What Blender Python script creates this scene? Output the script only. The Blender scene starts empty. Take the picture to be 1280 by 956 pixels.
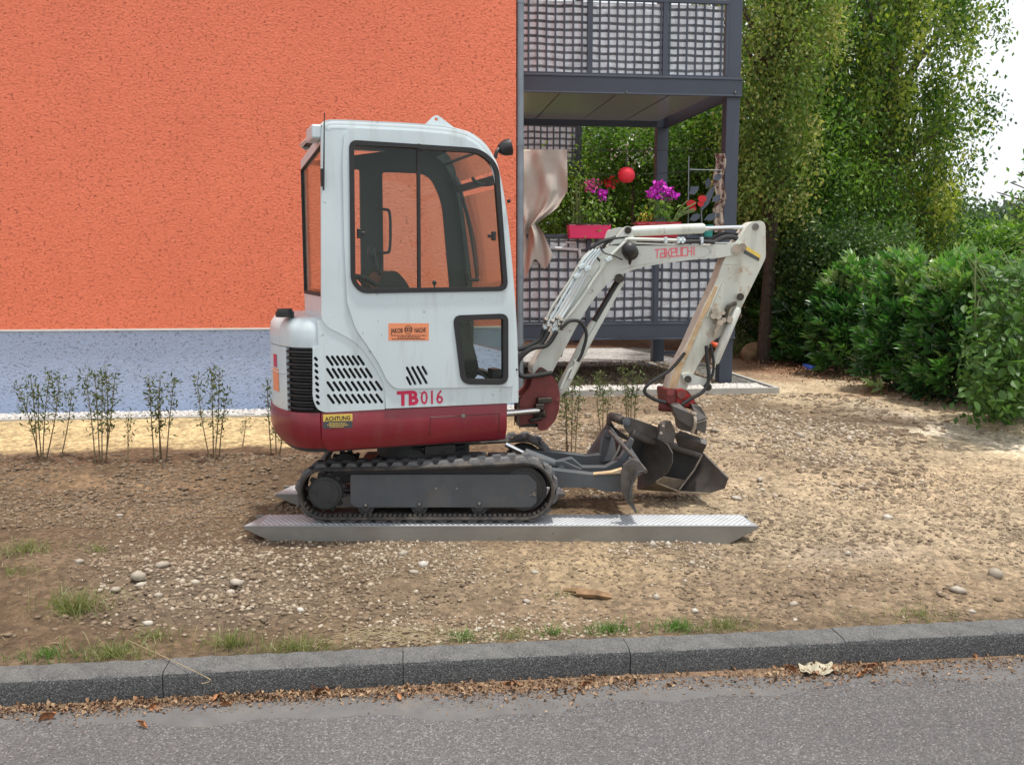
import bpy, bmesh, math, random
import numpy as np
from mathutils import Vector, Matrix
from mathutils.geometry import tessellate_polygon

random.seed(7); rng = np.random.default_rng(11)
scene = bpy.context.scene
COL = scene.collection
R = math.radians

# ------------------------------------------------------------------ camera
FOC, CXP, CYP = 1155.0, 640.0, 478.0       # focal length in photo pixels (1280 x 956)
YAW, PITCH, EYE = R(6.5), math.atan(143/1155), 1.70
cam_d = bpy.data.cameras.new('camera'); cam = bpy.data.objects.new('camera', cam_d); COL.objects.link(cam)
cam_d.sensor_width = 36; cam_d.lens = FOC/1280*36; cam_d.clip_end = 3000; cam_d.clip_start = .05
cam.location = (0, 0, EYE); cam.rotation_euler = (math.pi/2-PITCH, 0, -YAW)
scene.camera = cam
FH = Vector((math.sin(YAW), math.cos(YAW), 0)); RT = Vector((math.cos(YAW), -math.sin(YAW), 0)); UP = Vector((0, 0, 1))
FW = FH*math.cos(PITCH)-UP*math.sin(PITCH); CU = FH*math.sin(PITCH)+UP*math.cos(PITCH)
CP = Vector((0, 0, EYE))
def ray(u, v): return RT*((u-CXP)/FOC)+CU*((CYP-v)/FOC)+FW
def P(u, v, Z):
    d = ray(u, v); return CP+d*(Z/d.dot(FH))
def PZ(u, v, z=0.0):
    d = ray(u, v); return CP+d*((z-EYE)/d.z)
def PY(u, v, y):
    d = ray(u, v); return CP+d*(y/d.y)

# ------------------------------------------------------------------ sky, sun, exposure
SUN = Vector((.15, -.06, .90)).normalized()
EL = math.asin(SUN.z); AZ = math.atan2(SUN.x, SUN.y)
w = bpy.data.worlds.new('World'); scene.world = w; w.use_nodes = True
nt = w.node_tree; bg = nt.nodes['Background']
sky = nt.nodes.new('ShaderNodeTexSky'); sky.sky_type = 'NISHITA'; sky.sun_disc = False
sky.sun_elevation = EL; sky.sun_rotation = AZ
tc = nt.nodes.new('ShaderNodeTexCoord'); ns = nt.nodes.new('ShaderNodeTexNoise'); ns.inputs['Scale'].default_value = 2.2
ns.inputs['Detail'].default_value = 5
nt.links.new(tc.outputs['Generated'], ns.inputs['Vector'])
rp = nt.nodes.new('ShaderNodeMapRange'); rp.inputs[1].default_value = .2; rp.inputs[2].default_value = .6
rp.inputs[3].default_value = .8; rp.inputs[4].default_value = 1.0
nt.links.new(ns.outputs[0], rp.inputs[0])
mx = nt.nodes.new('ShaderNodeMix'); mx.data_type = 'RGBA'
nt.links.new(rp.outputs[0], mx.inputs[0]); nt.links.new(sky.outputs[0], mx.inputs[6])
mx.inputs[7].default_value = (8.6, 8.9, 9.3, 1)
nt.links.new(mx.outputs[2], bg.inputs['Color']); bg.inputs['Strength'].default_value = .12
sl = bpy.data.lights.new('sun', 'SUN'); sl.energy = 3.9; sl.angle = R(3.0); sl.color = (1, .95, .87)
so = bpy.data.objects.new('sun', sl); COL.objects.link(so); so.rotation_euler = (-SUN).to_track_quat('-Z', 'Y').to_euler(); so.location = (0, 0, 20)
scene.view_settings.view_transform = 'Standard'; scene.view_settings.look = 'None'
scene.view_settings.exposure = 0.08; scene.view_settings.gamma = 1
scene.render.engine = 'CYCLES'
try:
    scene.cycles.max_bounces = 8; scene.cycles.transparent_max_bounces = 24
except Exception: pass

# ------------------------------------------------------------------ materials
def nodes(m):
    m.use_nodes = True; t = m.node_tree; return t, t.nodes, t.links, t.nodes['Principled BSDF']
def mixc(t, fac, a, b, mode='MIX'):
    n = t.nodes.new('ShaderNodeMix'); n.data_type = 'RGBA'; n.blend_type = mode
    for i, v in ((0, fac), (6, a), (7, b)):
        if hasattr(v, 'is_linked') or hasattr(v, 'node'): t.links.new(v, n.inputs[i])
        elif i == 0: n.inputs[0].default_value = v
        else: n.inputs[i].default_value = (*v[:3], 1)
    return n.outputs[2]
def noise(t, scale, detail=4, rough=.55, vec=None, dist=0, src='Object'):
    n = t.nodes.new('ShaderNodeTexNoise'); n.inputs['Scale'].default_value = scale; n.inputs['Detail'].default_value = detail
    n.inputs['Roughness'].default_value = rough; n.inputs['Distortion'].default_value = dist
    if vec is None:
        c = t.nodes.new('ShaderNodeTexCoord'); vec = c.outputs[src]
    t.links.new(vec, n.inputs['Vector']); return n.outputs[0]
def ramp(t, x, a, b, lo=0., hi=1.):
    n = t.nodes.new('ShaderNodeMapRange'); t.links.new(x, n.inputs[0])
    for i, v in zip((1, 2, 3, 4), (a, b, lo, hi)): n.inputs[i].default_value = v
    return n.outputs[0]
def bumpn(t, h, dist, strength=1.0, prev=None):
    b = t.nodes.new('ShaderNodeBump'); b.inputs['Distance'].default_value = dist; b.inputs['Strength'].default_value = strength
    t.links.new(h, b.inputs['Height'])
    if prev is not None: t.links.new(prev, b.inputs['Normal'])
    return b.outputs[0]
MATS = {}
def pm(name, base, rough=.5, metal=0., var=.12, vs=4., bump=0., bs=60., dirt=None, da=.5, ds=6., edge=.08, spec=.5, coat=0.):
    m = bpy.data.materials.new(name); t, N, L, b = nodes(m)
    dark = tuple(c*(1-var) for c in base); lite = tuple(min(1, c*(1+var)) for c in base)
    c = mixc(t, ramp(t, noise(t, vs, 5), .3, .7), dark, lite)
    if dirt:
        f = ramp(t, noise(t, ds, 8, .68), 1-da, 1-da+edge)
        c = mixc(t, f, c, dirt)
        rr = ramp(t, f, 0, 1, rough, min(1, rough+.3)); L.new(rr, b.inputs['Roughness'])
    else: b.inputs['Roughness'].default_value = rough
    L.new(c, b.inputs['Base Color']); b.inputs['Metallic'].default_value = metal
    b.inputs['Specular IOR Level'].default_value = spec; b.inputs['Coat Weight'].default_value = coat; b.inputs['Coat Roughness'].default_value = .15
    if bump: L.new(bumpn(t, noise(t, bs, 5), bump), b.inputs['Normal'])
    MATS[name] = m; return m
M = MATS
pm('white_paint', (.57, .65, .675), .38, var=.05, vs=3, dirt=(.38, .36, .31), da=.34, ds=5, edge=.35, coat=.3)
pm('cream_paint', (.56, .58, .53), .45, var=.06, vs=4, dirt=(.33, .24, .15), da=.36, ds=11, edge=.10, bump=.001, bs=40)
pm('stick_paint', (.55, .56, .49), .5, var=.08, vs=5, dirt=(.36, .22, .11), da=.42, ds=9, edge=.14, bump=.001, bs=40)
pm('rusty_paint', (.50, .35, .20), .7, var=.3, vs=9, dirt=(.55, .50, .40), da=.45, ds=20, edge=.1)
pm('red_paint', (.20, .006, .018), .42, var=.10, vs=3, dirt=(.17, .045, .04), da=.34, ds=7, edge=.3, coat=.3)
pm('dusty_red', (.17, .032, .028), .6, var=.2, vs=8, dirt=(.22, .12, .09), da=.45, ds=9, edge=.25)
pm('bright_red', (.42, .025, .02), .5, var=.15, vs=20, dirt=(.14, .06, .045), da=.5, ds=18, edge=.2)
pm('black_rubber', (.018, .018, .019), .6, var=.2, vs=8, dirt=(.06, .055, .05), da=.4, ds=8, edge=.3)
pm('track_rubber', (.035, .035, .037), .85, var=.25, vs=12, dirt=(.19, .155, .12), da=.58, ds=9, edge=.4, bump=.003, bs=45)
pm('lit_lug_rubber', (.10, .10, .105), .9, var=.3, vs=14, dirt=(.20, .18, .155), da=.5, ds=16, edge=.3, bump=.004, bs=50)  # paler than the belt: skylight on the lugs put into the colour
pm('black_plastic', (.015, .015, .016), .45, var=.2, vs=10)
pm('dark_interior', (.028, .034, .028), .6, var=.2, vs=5)
pm('steel_gray', (.075, .085, .095), .6, var=.15, vs=6, dirt=(.16, .13, .10), da=.38, ds=8, edge=.25, bump=.001)
pm('undercarriage_steel', (.035, .036, .037), .65, var=.2, vs=5, dirt=(.12, .095, .075), da=.42, ds=7, edge=.3, bump=.001)
pm('bucket_steel', (.105, .095, .088), .55, .2, var=.3, vs=8, dirt=(.18, .12, .08), da=.42, ds=9, edge=.25, bump=.002, bs=30)
pm('worn_steel', (.40, .34, .27), .5, .5, var=.3, vs=12, dirt=(.25, .17, .10), da=.4, ds=12, edge=.2)
pm('chrome', (.75, .75, .75), .18, 1, var=.05)
pm('bolt_steel', (.20, .18, .16), .45, .8, var=.2, vs=30)
pm('greasy', (.05, .04, .03), .5, .3, var=.4, vs=30)
pm('aluminium', (.56, .58, .61), .5, .12, var=.12, vs=7, dirt=(.40, .37, .32), da=.40, ds=9, edge=.3)
pm('deck_metal', (.34, .35, .36), .5, .12, var=.12, vs=7)
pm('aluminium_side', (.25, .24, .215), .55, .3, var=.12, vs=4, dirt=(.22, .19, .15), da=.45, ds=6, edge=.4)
pm('anthracite', (.052, .064, .092), .5, var=.08, vs=3, dirt=(.10, .10, .11), da=.3, ds=6, edge=.3)
pm('zinc', (.21, .24, .27), .45, .5, var=.15, vs=6)
pm('trim_white', (.75, .75, .73), .6)
pm('curtain_cloth', (.47, .43, .39), .95, spec=.1, var=.1, vs=5, bump=.002, bs=80)
pm('pink_plastic', (.80, .035, .16), .4, var=.06)
pm('red_plastic', (.40, .01, .03), .4, var=.06)
pm('lantern_paper', (.80, .03, .055), .6, var=.1, vs=20)
pm('potting_soil', (.06, .045, .03), .9, bump=.01, bs=60)
pm('magenta_petal', (.55, .02, .50), .6, var=.3, vs=30)
pm('pink_petal', (.45, .05, .20), .6, var=.3, vs=30)
pm('red_petal', (.5, .01, .015), .6, var=.3, vs=30)
pm('yellow_petal', (.75, .55, .08), .6, var=.3, vs=30)
pm('white_petal', (.8, .8, .75), .6)
pm('stem_green', (.12, .17, .05), .6, var=.2, vs=20)
pm('stem_brown', (.17, .13, .07), .8, var=.25, vs=20)
pm('bark', (.075, .055, .04), .95, var=.35, vs=10, bump=.02, bs=14)
pm('birch_bark', (.14, .12, .10), .9, var=.4, vs=7, bump=.01, bs=14)
pm('sticker_orange', (.80, .28, .13), .5, var=.05)
pm('sticker_yellow', (.70, .50, .10), .5, var=.1)
pm('sticker_dark', (.06, .065, .075), .5)
pm('ink_black', (.03, .02, .02), .6)
pm('letter_red', (.52, .015, .07), .4, var=.05)
pm('letter_pink', (.80, .12, .17), .5, var=.1)
pm('orange_cap', (.65, .08, .02), .5)
pm('wood', (.28, .17, .09), .85, var=.4, vs=20, bump=.006, bs=30)
pm('dry_leaf', (.30, .13, .055), .75, var=.5, vs=9)
pm('pale_paper', (.42, .38, .28), .8, var=.2, vs=20, bump=.004, bs=40)
pm('blue_rag', (.03, .10, .5), .7)
pm('concrete', (.42, .41, .38), .9, var=.1, vs=8, bump=.003, bs=60)
pm('boulder', (.30, .22, .13), .9, var=.3, vs=7, bump=.02, bs=12)
pm('house_white', (.8, .8, .78), .7)
pm('teal_plastic', (.02, .25, .22), .5)
pm('straw', (.34, .27, .16), .8, var=.2, vs=20)
pm('seat_vinyl', (.02, .022, .024), .6)

def stucco(name, base, scale, dist, var):
    m = bpy.data.materials.new(name); t, N, L, b = nodes(m)
    c = N.new('ShaderNodeTexCoord'); mp = N.new('ShaderNodeMapping'); mp.inputs['Scale'].default_value = (.75, 1, 1.15); L.new(c.outputs['Object'], mp.inputs[0]); v = mp.outputs[0]
    h1 = noise(t, scale, 5, .62, v, .35); pit = ramp(t, noise(t, scale*.95, 3, .6, v, .5), .60, .72); h3 = noise(t, scale*.22, 2, .5, v)
    big = noise(t, 1.1, 5, .6); st = N.new('ShaderNodeMapping'); st.inputs['Scale'].default_value = (3.5, 1, .25); L.new(c.outputs['Object'], st.inputs[0]); streak = noise(t, 1.5, 4, .6, st.outputs[0])
    cc = mixc(t, ramp(t, big, .3, .7), tuple(x*(1-var) for x in base), tuple(min(1, x*(1+var)) for x in base))
    cc = mixc(t, ramp(t, streak, .55, .8, 0, .16), cc, tuple(x*.72 for x in base))
    cc = mixc(t, ramp(t, pit, 0, 1, 0, .12), cc, tuple(x*.45 for x in base))
    L.new(cc, b.inputs['Base Color']); b.inputs['Roughness'].default_value = .9; b.inputs['Specular IOR Level'].default_value = .2
    n1 = bumpn(t, h1, dist*1.6); n2 = bumpn(t, pit, -dist*.7, 1, n1)
    L.new(bumpn(t, h3, dist*1.2, .5, n2), b.inputs['Normal']); M[name] = m; return m
stucco('orange_stucco', (.97, .258, .150), 44, .019, .05)
stucco('blue_stucco', (.42, .51, .72), 44, .015, .05)

def aggregate(name, cols, scale, bump, rough=.9, big=.5, att=None, fine=90, dust=None):
    """mineral surface: speckled grains over soft large-scale tone"""
    m = bpy.data.materials.new(name); t, N, L, b = nodes(m)
    c0 = t.nodes.new('ShaderNodeTexCoord').outputs['Object']
    v = N.new('ShaderNodeTexVoronoi'); v.inputs['Scale'].default_value = scale; L.new(c0, v.inputs['Vector'])
    sep = N.new('ShaderNodeSeparateColor'); L.new(v.outputs['Color'], sep.inputs[0])
    if att:
        a = N.new('ShaderNodeAttribute'); a.attribute_name = att; base = a.outputs['Color']
        c = mixc(t, ramp(t, sep.outputs[0], 0, 1, 0, 1), base, base)
        f = ramp(t, noise(t, 3.2, 6, .62, c0), .3, .7, .78, 1.2)
        g = ramp(t, noise(t, 21, 5, .65, c0), .3, .7, .70, 1.28)
        k = N.new('ShaderNodeMath'); k.operation = 'MULTIPLY'; L.new(f, k.inputs[0]); L.new(g, k.inputs[1])
        s = ramp(t, sep.outputs[1], 0, 1, .72, 1.3)
        k2 = N.new('ShaderNodeMath'); k2.operation = 'MULTIPLY'; L.new(k.outputs[0], k2.inputs[0]); L.new(s, k2.inputs[1])
        vm = N.new('ShaderNodeVectorMath'); vm.operation = 'SCALE'; L.new(base, vm.inputs[0]); L.new(k2.outputs[0], vm.inputs['Scale'])
        c = mixc(t, ramp(t, sep.outputs[0], .955, .965, 0, .7), vm.outputs[0], cols[0]) if 0 else vm.outputs[0]
    else:
        c = mixc(t, ramp(t, sep.outputs[0], .05, .95), cols[0], cols[1])
        c = mixc(t, ramp(t, sep.outputs[1], .90, .93), c, cols[2])
        f = ramp(t, noise(t, big, 6, .6, c0), .3, .7, .85, 1.13)
        vm = N.new('ShaderNodeVectorMath'); vm.operation = 'SCALE'; L.new(c, vm.inputs[0]); L.new(f, vm.inputs['Scale']); c = vm.outputs[0]
    if dust:      # dry soil dust lying on upward faces
        g = N.new('ShaderNodeNewGeometry'); sx = N.new('ShaderNodeSeparateXYZ'); L.new(g.outputs['Normal'], sx.inputs[0])
        k = N.new('ShaderNodeMath'); k.operation = 'MULTIPLY'; L.new(ramp(t, sx.outputs[2], .75, 1., 0, 1), k.inputs[0]); L.new(ramp(t, noise(t, 9, 5, .7, c0), .3, .7, .1, .7), k.inputs[1])
        c = mixc(t, k.outputs[0], c, dust)
    L.new(c, b.inputs['Base Color']); b.inputs['Roughness'].default_value = rough; b.inputs['Specular IOR Level'].default_value = .25
    n1 = bumpn(t, v.outputs['Distance'], -bump); n2 = bumpn(t, noise(t, fine, 4, .7, c0), bump*1.2, 1, n1)
    L.new(n2, b.inputs['Normal']); M[name] = m; return m
aggregate('asphalt_coarse', ((.105, .10, .10), (.175, .168, .17), (.27, .255, .25)), 150, .005)
aggregate('kerb_granite', ((.045, .046, .047), (.13, .132, .134), (.22, .22, .215)), 230, .004, big=2, dust=(.24, .235, .225))
aggregate('ground_mineral', ((.52, .46, .38),), 34, .012, att='Col', fine=60)
aggregate('white_gravel', ((.45, .44, .42), (.72, .71, .69), (.80, .80, .78)), 30, .02, big=2)
aggregate('shaded_gravel', ((.11, .11, .10), (.26, .25, .23), (.42, .40, .37)), 30, .02, big=2)  # gravel greyed so its colour carries the balcony's shadow

def stone_mat(name, cols):
    m = bpy.data.materials.new(name); t, N, L, b = nodes(m)
    a = N.new('ShaderNodeAttribute'); a.attribute_name = 'tint'
    r = N.new('ShaderNodeValToRGB'); e = r.color_ramp.elements
    e[0].color = (*cols[0], 1); e[0].position = 0; e[1].color = (*cols[-1], 1); e[1].position = 1
    for i, c in enumerate(cols[1:-1]):
        k = r.color_ramp.elements.new((i+1)/(len(cols)-1)); k.color = (*c, 1)
    L.new(a.outputs['Fac'], r.inputs[0])
    c = mixc(t, ramp(t, noise(t, 50, 4), .3, .7, 0, .5), r.outputs[0], (.25, .19, .13))
    L.new(c, b.inputs['Base Color']); b.inputs['Roughness'].default_value = .85
    L.new(bumpn(t, noise(t, 60, 4), .004), b.inputs['Normal']); M[name] = m; return m
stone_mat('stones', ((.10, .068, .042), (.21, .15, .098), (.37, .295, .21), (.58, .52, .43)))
stone_mat('pale_stones', ((.27, .24, .19), (.38, .34, .28), (.48, .44, .37), (.60, .57, .52)))
stone_mat('white_pebbles', ((.45, .44, .42), (.62, .60, .58), (.75, .74, .72), (.82, .82, .80)))
stone_mat('litter', ((.10, .05, .03), (.20, .10, .05), (.30, .16, .08), (.45, .32, .19)))

def leaf_mat(name, cols, rough=.45, transl=.3, spec=.5):
    m = bpy.data.materials.new(name); t, N, L, b = nodes(m)
    a = N.new('ShaderNodeAttribute'); a.attribute_name = 'tint'
    r = N.new('ShaderNodeValToRGB'); e = r.color_ramp.elements
    e[0].color = (*cols[0], 1); e[1].color = (*cols[-1], 1)
    for i, c in enumerate(cols[1:-1]):
        k = r.color_ramp.elements.new((i+1)/(len(cols)-1)); k.color = (*c, 1)
    L.new(a.outputs['Fac'], r.inputs[0]); L.new(r.outputs[0], b.inputs['Base Color'])
    b.inputs['Roughness'].default_value = rough; b.inputs['Specular IOR Level'].default_value = spec
    tr = N.new('ShaderNodeBsdfTranslucent'); L.new(mixc(t, 1., r.outputs[0], (1.0, 1.25, .5), 'MULTIPLY'), tr.inputs['Color'])
    ms = N.new('ShaderNodeMixShader'); ms.inputs[0].default_value = transl
    L.new(b.outputs[0], ms.inputs[1]); L.new(tr.outputs[0], ms.inputs[2])
    L.new(ms.outputs[0], N['Material Output'].inputs['Surface']); M[name] = m; return m
leaf_mat('birch_leaves', ((0.0546, 0.1202, 0.0306), (0.131, 0.2184, 0.0437), (0.2839, 0.3494, 0.0655), (0.48, 0.48, 0.1092)), transl=0.5)
leaf_mat('golden_leaves', ((0.0803, 0.1492, 0.0344), (0.1836, 0.2754, 0.0632), (0.3443, 0.4131, 0.1148), (0.51, 0.4246, 0.1721)), transl=.45)
leaf_mat('green_leaves', ((0.055, 0.121, 0.0264), (0.11, 0.22, 0.0396), (0.198, 0.33, 0.055), (0.308, 0.418, 0.088)), transl=0.45)
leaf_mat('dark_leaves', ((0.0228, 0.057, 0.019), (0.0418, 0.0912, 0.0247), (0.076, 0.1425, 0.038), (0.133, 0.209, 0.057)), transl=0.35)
leaf_mat('laurel_leaves', ((0.026435, 0.0931, 0.027125), (0.06596, 0.194, 0.042624999999999996), (0.14501, 0.3413, 0.06799999999999999), (0.34271999999999997, 0.444, 0.1745)), rough=.3, transl=.32, spec=1.)
leaf_mat('shrub_leaves', ((0.035, 0.091, 0.0252), (0.063, 0.14, 0.035), (0.105, 0.21, 0.049), (0.182, 0.308, 0.084)), rough=.4, transl=0.4)
leaf_mat('sapling_leaves', ((.05, .085, .03), (.08, .12, .04), (.12, .16, .05), (.17, .20, .08)), transl=.3)
leaf_mat('grass_blades', ((.14, .19, .07), (.22, .25, .10), (.22, .24, .08), (.42, .36, .18)), transl=.3)
leaf_mat('bright_grass', ((.07, .15, .03), (.10, .20, .04), (.15, .26, .06), (.22, .30, .10)), transl=.3)
leaf_mat('hill_leaves', ((.07, .11, .07), (.09, .13, .08), (.11, .16, .09), (.14, .18, .10)), transl=.2)

def glass_mat(name, tint, refl=.12):
    m = bpy.data.materials.new(name); t, N, L, b = nodes(m)
    tr = N.new('ShaderNodeBsdfTransparent'); tr.inputs[0].default_value = (*tint, 1)
    gl = N.new('ShaderNodeBsdfGlossy'); gl.inputs['Roughness'].default_value = .03; gl.inputs[0].default_value = (.9, .95, .95, 1)
    fr = N.new('ShaderNodeFresnel'); fr.inputs[0].default_value = 1.45
    f = ramp(t, fr.outputs[0], 0, 1, 0, .55)
    ms = N.new('ShaderNodeMixShader'); L.new(f, ms.inputs[0]); L.new(tr.outputs[0], ms.inputs[1]); L.new(gl.outputs[0], ms.inputs[2])
    L.new(ms.outputs[0], N['Material Output'].inputs['Surface']); M[name] = m
glass_mat('cab_glass', (.90, .93, .90)); glass_mat('tinted_glass', (.45, .46, .44))

def striped(name, period, z0, duty):
    m = bpy.data.materials.new(name); t, N, L, b = nodes(m)
    c = N.new('ShaderNodeTexCoord').outputs['Object']; s = N.new('ShaderNodeSeparateXYZ'); L.new(c, s.inputs[0])
    def mth(op, a, bb):
        n = N.new('ShaderNodeMath'); n.operation = op
        for i, v in ((0, a), (1, bb)):
            if isinstance(v, (int, float)): n.inputs[i].default_value = v
            else: L.new(v, n.inputs[i])
        return n.outputs[0]
    wob = mth('MULTIPLY', mth('SUBTRACT', noise(t, 1.6, 4, .55, c), .5), .075)
    z = mth('ADD', s.outputs[2], wob)
    fr = mth('FRACT', mth('DIVIDE', mth('SUBTRACT', z, z0), period), 0)
    f = ramp(t, mth('ABSOLUTE', mth('SUBTRACT', fr, .5), 0), duty/2-.04, duty/2+.04)
    cc = mixc(t, f, (.90, .93, .98), mixc(t, ramp(t, noise(t, 3, 3, .6, c), .4, .6), (.13, .135, .15), (.24, .25, .27)))
    L.new(cc, b.inputs['Base Color']); b.inputs['Roughness'].default_value = .5
    L.new(bumpn(t, noise(t, 7, 4, .6, c, 1.), .05), b.inputs['Normal']); M[name] = m
    tr = N.new('ShaderNodeBsdfTranslucent'); L.new(cc, tr.inputs['Color']); ms = N.new('ShaderNodeMixShader'); ms.inputs[0].default_value = .25
    L.new(b.outputs[0], ms.inputs[1]); L.new(tr.outputs[0], ms.inputs[2]); L.new(ms.outputs[0], N['Material Output'].inputs['Surface'])
striped('striped_screen_upper', .088, 0, .62); striped('striped_screen_lower', .118, .02, .66)

def ceiling_mat():
    m = bpy.data.materials.new('balcony_ceiling'); t, N, L, b = nodes(m)
    b.inputs['Base Color'].default_value = (.62, .64, .67, 1); b.inputs['Roughness'].default_value = .16; b.inputs['Metallic'].default_value = .4; b.inputs['Specular IOR Level'].default_value = .8
    L.new(bumpn(t, noise(t, 3, 2), .003), b.inputs['Normal']); M['balcony_ceiling'] = m
ceiling_mat()

def add_streaks(name, col, amt, sc=(9, 9, .9)):
    m = M[name]; t = m.node_tree; N = t.nodes; L = t.links; b = N['Principled BSDF']; src = b.inputs['Base Color'].links[0].from_socket
    c = N.new('ShaderNodeTexCoord'); mp = N.new('ShaderNodeMapping'); mp.inputs['Scale'].default_value = sc; L.new(c.outputs['Object'], mp.inputs[0])
    f = ramp(t, noise(t, 1.6, 6, .65, mp.outputs[0]), .52, .78, 0, amt); c1 = mixc(t, f, src, col)
    s2 = ramp(t, noise(t, 26, 3, .5), .70, .74, 0, amt*1.2); L.new(mixc(t, s2, c1, tuple(x*.5 for x in col)), b.inputs['Base Color'])
add_streaks('white_paint', (.30, .27, .21), .38); add_streaks('red_paint', (.20, .10, .085), .35, (5, 5, 2)); add_streaks('cream_paint', (.30, .22, .14), .5, (7, 7, 1.5)); add_streaks('stick_paint', (.28, .17, .09), .55, (7, 7, 1.5)); add_streaks('steel_gray', (.17, .13, .10), .5, (4, 4, 3)); add_streaks('aluminium_side', (.20, .16, .12), .6, (2, 2, 4))
# ------------------------------------------------------------------ object helpers
WLOC = {}
def setp(o, label=None, cat=None, group=None, kind=None):
    if label: o['label'] = label
    if cat: o['category'] = cat
    if group: o['group'] = group
    if kind: o['kind'] = kind
    return o
def thing(name, label, cat, loc=(0, 0, 0), group=None):
    o = bpy.data.objects.new(name, None); COL.objects.link(o); o.location = loc; o.empty_display_size = .1
    WLOC[o] = Vector(loc); return setp(o, label, cat, group)
def V(*a): return Vector(a)
def perp(d):
    d = d.normalized(); a = V(0, 0, 1) if abs(d.z) < .9 else V(1, 0, 0)
    u = d.cross(a).normalized(); return u, d.cross(u).normalized()
class MB:
    def __init__(s): s.v = []; s.f = []
    def add(s, vs, fs):
        k = len(s.v); s.v += [Vector(v) for v in vs]; s.f += [tuple(i+k for i in f) for f in fs]; return s
    def hexa(s, a, b):        # two quads of 4 points
        return s.add(list(a)+list(b), [(3, 2, 1, 0), (4, 5, 6, 7), (0, 1, 5, 4), (1, 2, 6, 5), (2, 3, 7, 6), (3, 0, 4, 7)])
    def box(s, c, x, y, z):   # centre and half axis vectors
        c, x, y, z = map(Vector, (c, x, y, z)); q = [(-1, -1), (1, -1), (1, 1), (-1, 1)]
        return s.hexa([c-z+x*i+y*j for i, j in q], [c+z+x*i+y*j for i, j in q])
    def bb(s, x0, x1, y0, y1, z0, z1):
        return s.box(((x0+x1)/2, (y0+y1)/2, (z0+z1)/2), ((x1-x0)/2, 0, 0), (0, (y1-y0)/2, 0), (0, 0, (z1-z0)/2))
    def prism(s, poly, vec):
        vec = Vector(vec); n = len(poly); poly = [Vector(p) for p in poly]
        t = tessellate_polygon([poly]); k = len(s.v)
        s.v += poly+[p+vec for p in poly]
        for a, b, c in t: s.f += [(k+a, k+b, k+c), (k+n+c, k+n+b, k+n+a)]
        for i in range(n): j = (i+1) % n; s.f.append((k+i, k+j, k+n+j, k+n+i))
        return s
    def plate(s, pt, outer, holes, w0, w1):    # pt(s,w,h); outer/holes in (s,h)
        loops = [outer]+list(holes); flat = [p for l in loops for p in l]
        t = tessellate_polygon([[Vector((a, b, 0)) for a, b in l] for l in loops]); n = len(flat); k = len(s.v)
        s.v += [pt(a, w0, b) for a, b in flat]+[pt(a, w1, b) for a, b in flat]
        for a, b, c in t: s.f += [(k+a, k+b, k+c), (k+n+c, k+n+b, k+n+a)]
        o = k
        for l in loops:
            m = len(l)
            for i in range(m): j = (i+1) % m; s.f.append((o+i, o+j, o+n+j, o+n+i))
            o += m
        return s
    def tube(s, path, r, n=8, cap=True):
        path = [Vector(p) for p in path]; m = len(path); k = len(s.v)
        rs = r if isinstance(r, (list, tuple)) else [r]*m
        d0 = (path[1]-path[0]).normalized(); u, _ = perp(d0)
        for i, p in enumerate(path):
            d = (path[min(i+1, m-1)]-path[max(i-1, 0)]).normalized()
            u = (u-d*u.dot(d)).normalized(); v = d.cross(u)
            for j in range(n):
                a = 2*math.pi*j/n; s.v.append(p+(u*math.cos(a)+v*math.sin(a))*rs[i])
        for i in range(m-1):
            for j in range(n):
                q = (j+1) % n; s.f.append((k+i*n+j, k+i*n+q, k+(i+1)*n+q, k+(i+1)*n+j))
        if cap: s.f += [tuple(k+j for j in reversed(range(n))), tuple(k+(m-1)*n+j for j in range(n))]
        return s
    def cyl(s, a, b, r, r2=None, n=20): return s.tube([a, b], [r, r if r2 is None else r2], n)
    def ball(s, c, rx, ry=None, rz=None, n=12, m=8, jit=0, axes=None):
        ry = ry or rx; rz = rz or rx; c = Vector(c); k = len(s.v); ax = axes or (V(1, 0, 0), V(0, 1, 0), V(0, 0, 1))
        def q(t, p):
            r = 1+(random.random()-.5)*jit
            return c+ax[0]*(rx*r*math.sin(t)*math.cos(p))+ax[1]*(ry*r*math.sin(t)*math.sin(p))+ax[2]*(rz*r*math.cos(t))
        s.v.append(q(0, 0))
        for i in range(1, m):
            for j in range(n): s.v.append(q(math.pi*i/m, 2*math.pi*j/n))
        s.v.append(q(math.pi, 0)); e = len(s.v)-1
        for j in range(n): s.f += [(k, k+1+j, k+1+(j+1) % n), (e, k+1+(m-2)*n+(j+1) % n, k+1+(m-2)*n+j)]
        for i in range(m-2):
            for j in range(n): a = k+1+i*n; b = a+n; q2 = (j+1) % n; s.f.append((a+j, b+j, b+q2, a+q2))
        return s
    def grid(s, rows):       # list of rows of points
        k = len(s.v); n = len(rows[0])
        for r in rows: s.v += [Vector(p) for p in r]
        for i in range(len(rows)-1):
            for j in range(n-1): a = k+i*n+j; s.f.append((a, a+1, a+n+1, a+n))
        return s
    def shell(s, rows, vec=None, thick=None):   # a grid with thickness: rows + offset rows
        m, n = len(rows), len(rows[0])
        if vec is not None: back = [[Vector(p)+Vector(vec) for p in r] for r in rows]
        else: back = thick
        k = len(s.v)
        for r in rows: s.v += [Vector(p) for p in r]
        for r in back: s.v += [Vector(p) for p in r]
        N = m*n
        for i in range(m-1):
            for j in range(n-1):
                a = k+i*n+j; s.f += [(a, a+1, a+n+1, a+n), (a+N, a+n+N, a+n+1+N, a+1+N)]
        b = [(0, j) for j in range(n)]+[(i, n-1) for i in range(1, m)]+[(m-1, j) for j in range(n-2, -1, -1)]+[(i, 0) for i in range(m-2, 0, -1)]
        ids = [k+i*n+j for i, j in b]
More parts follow.
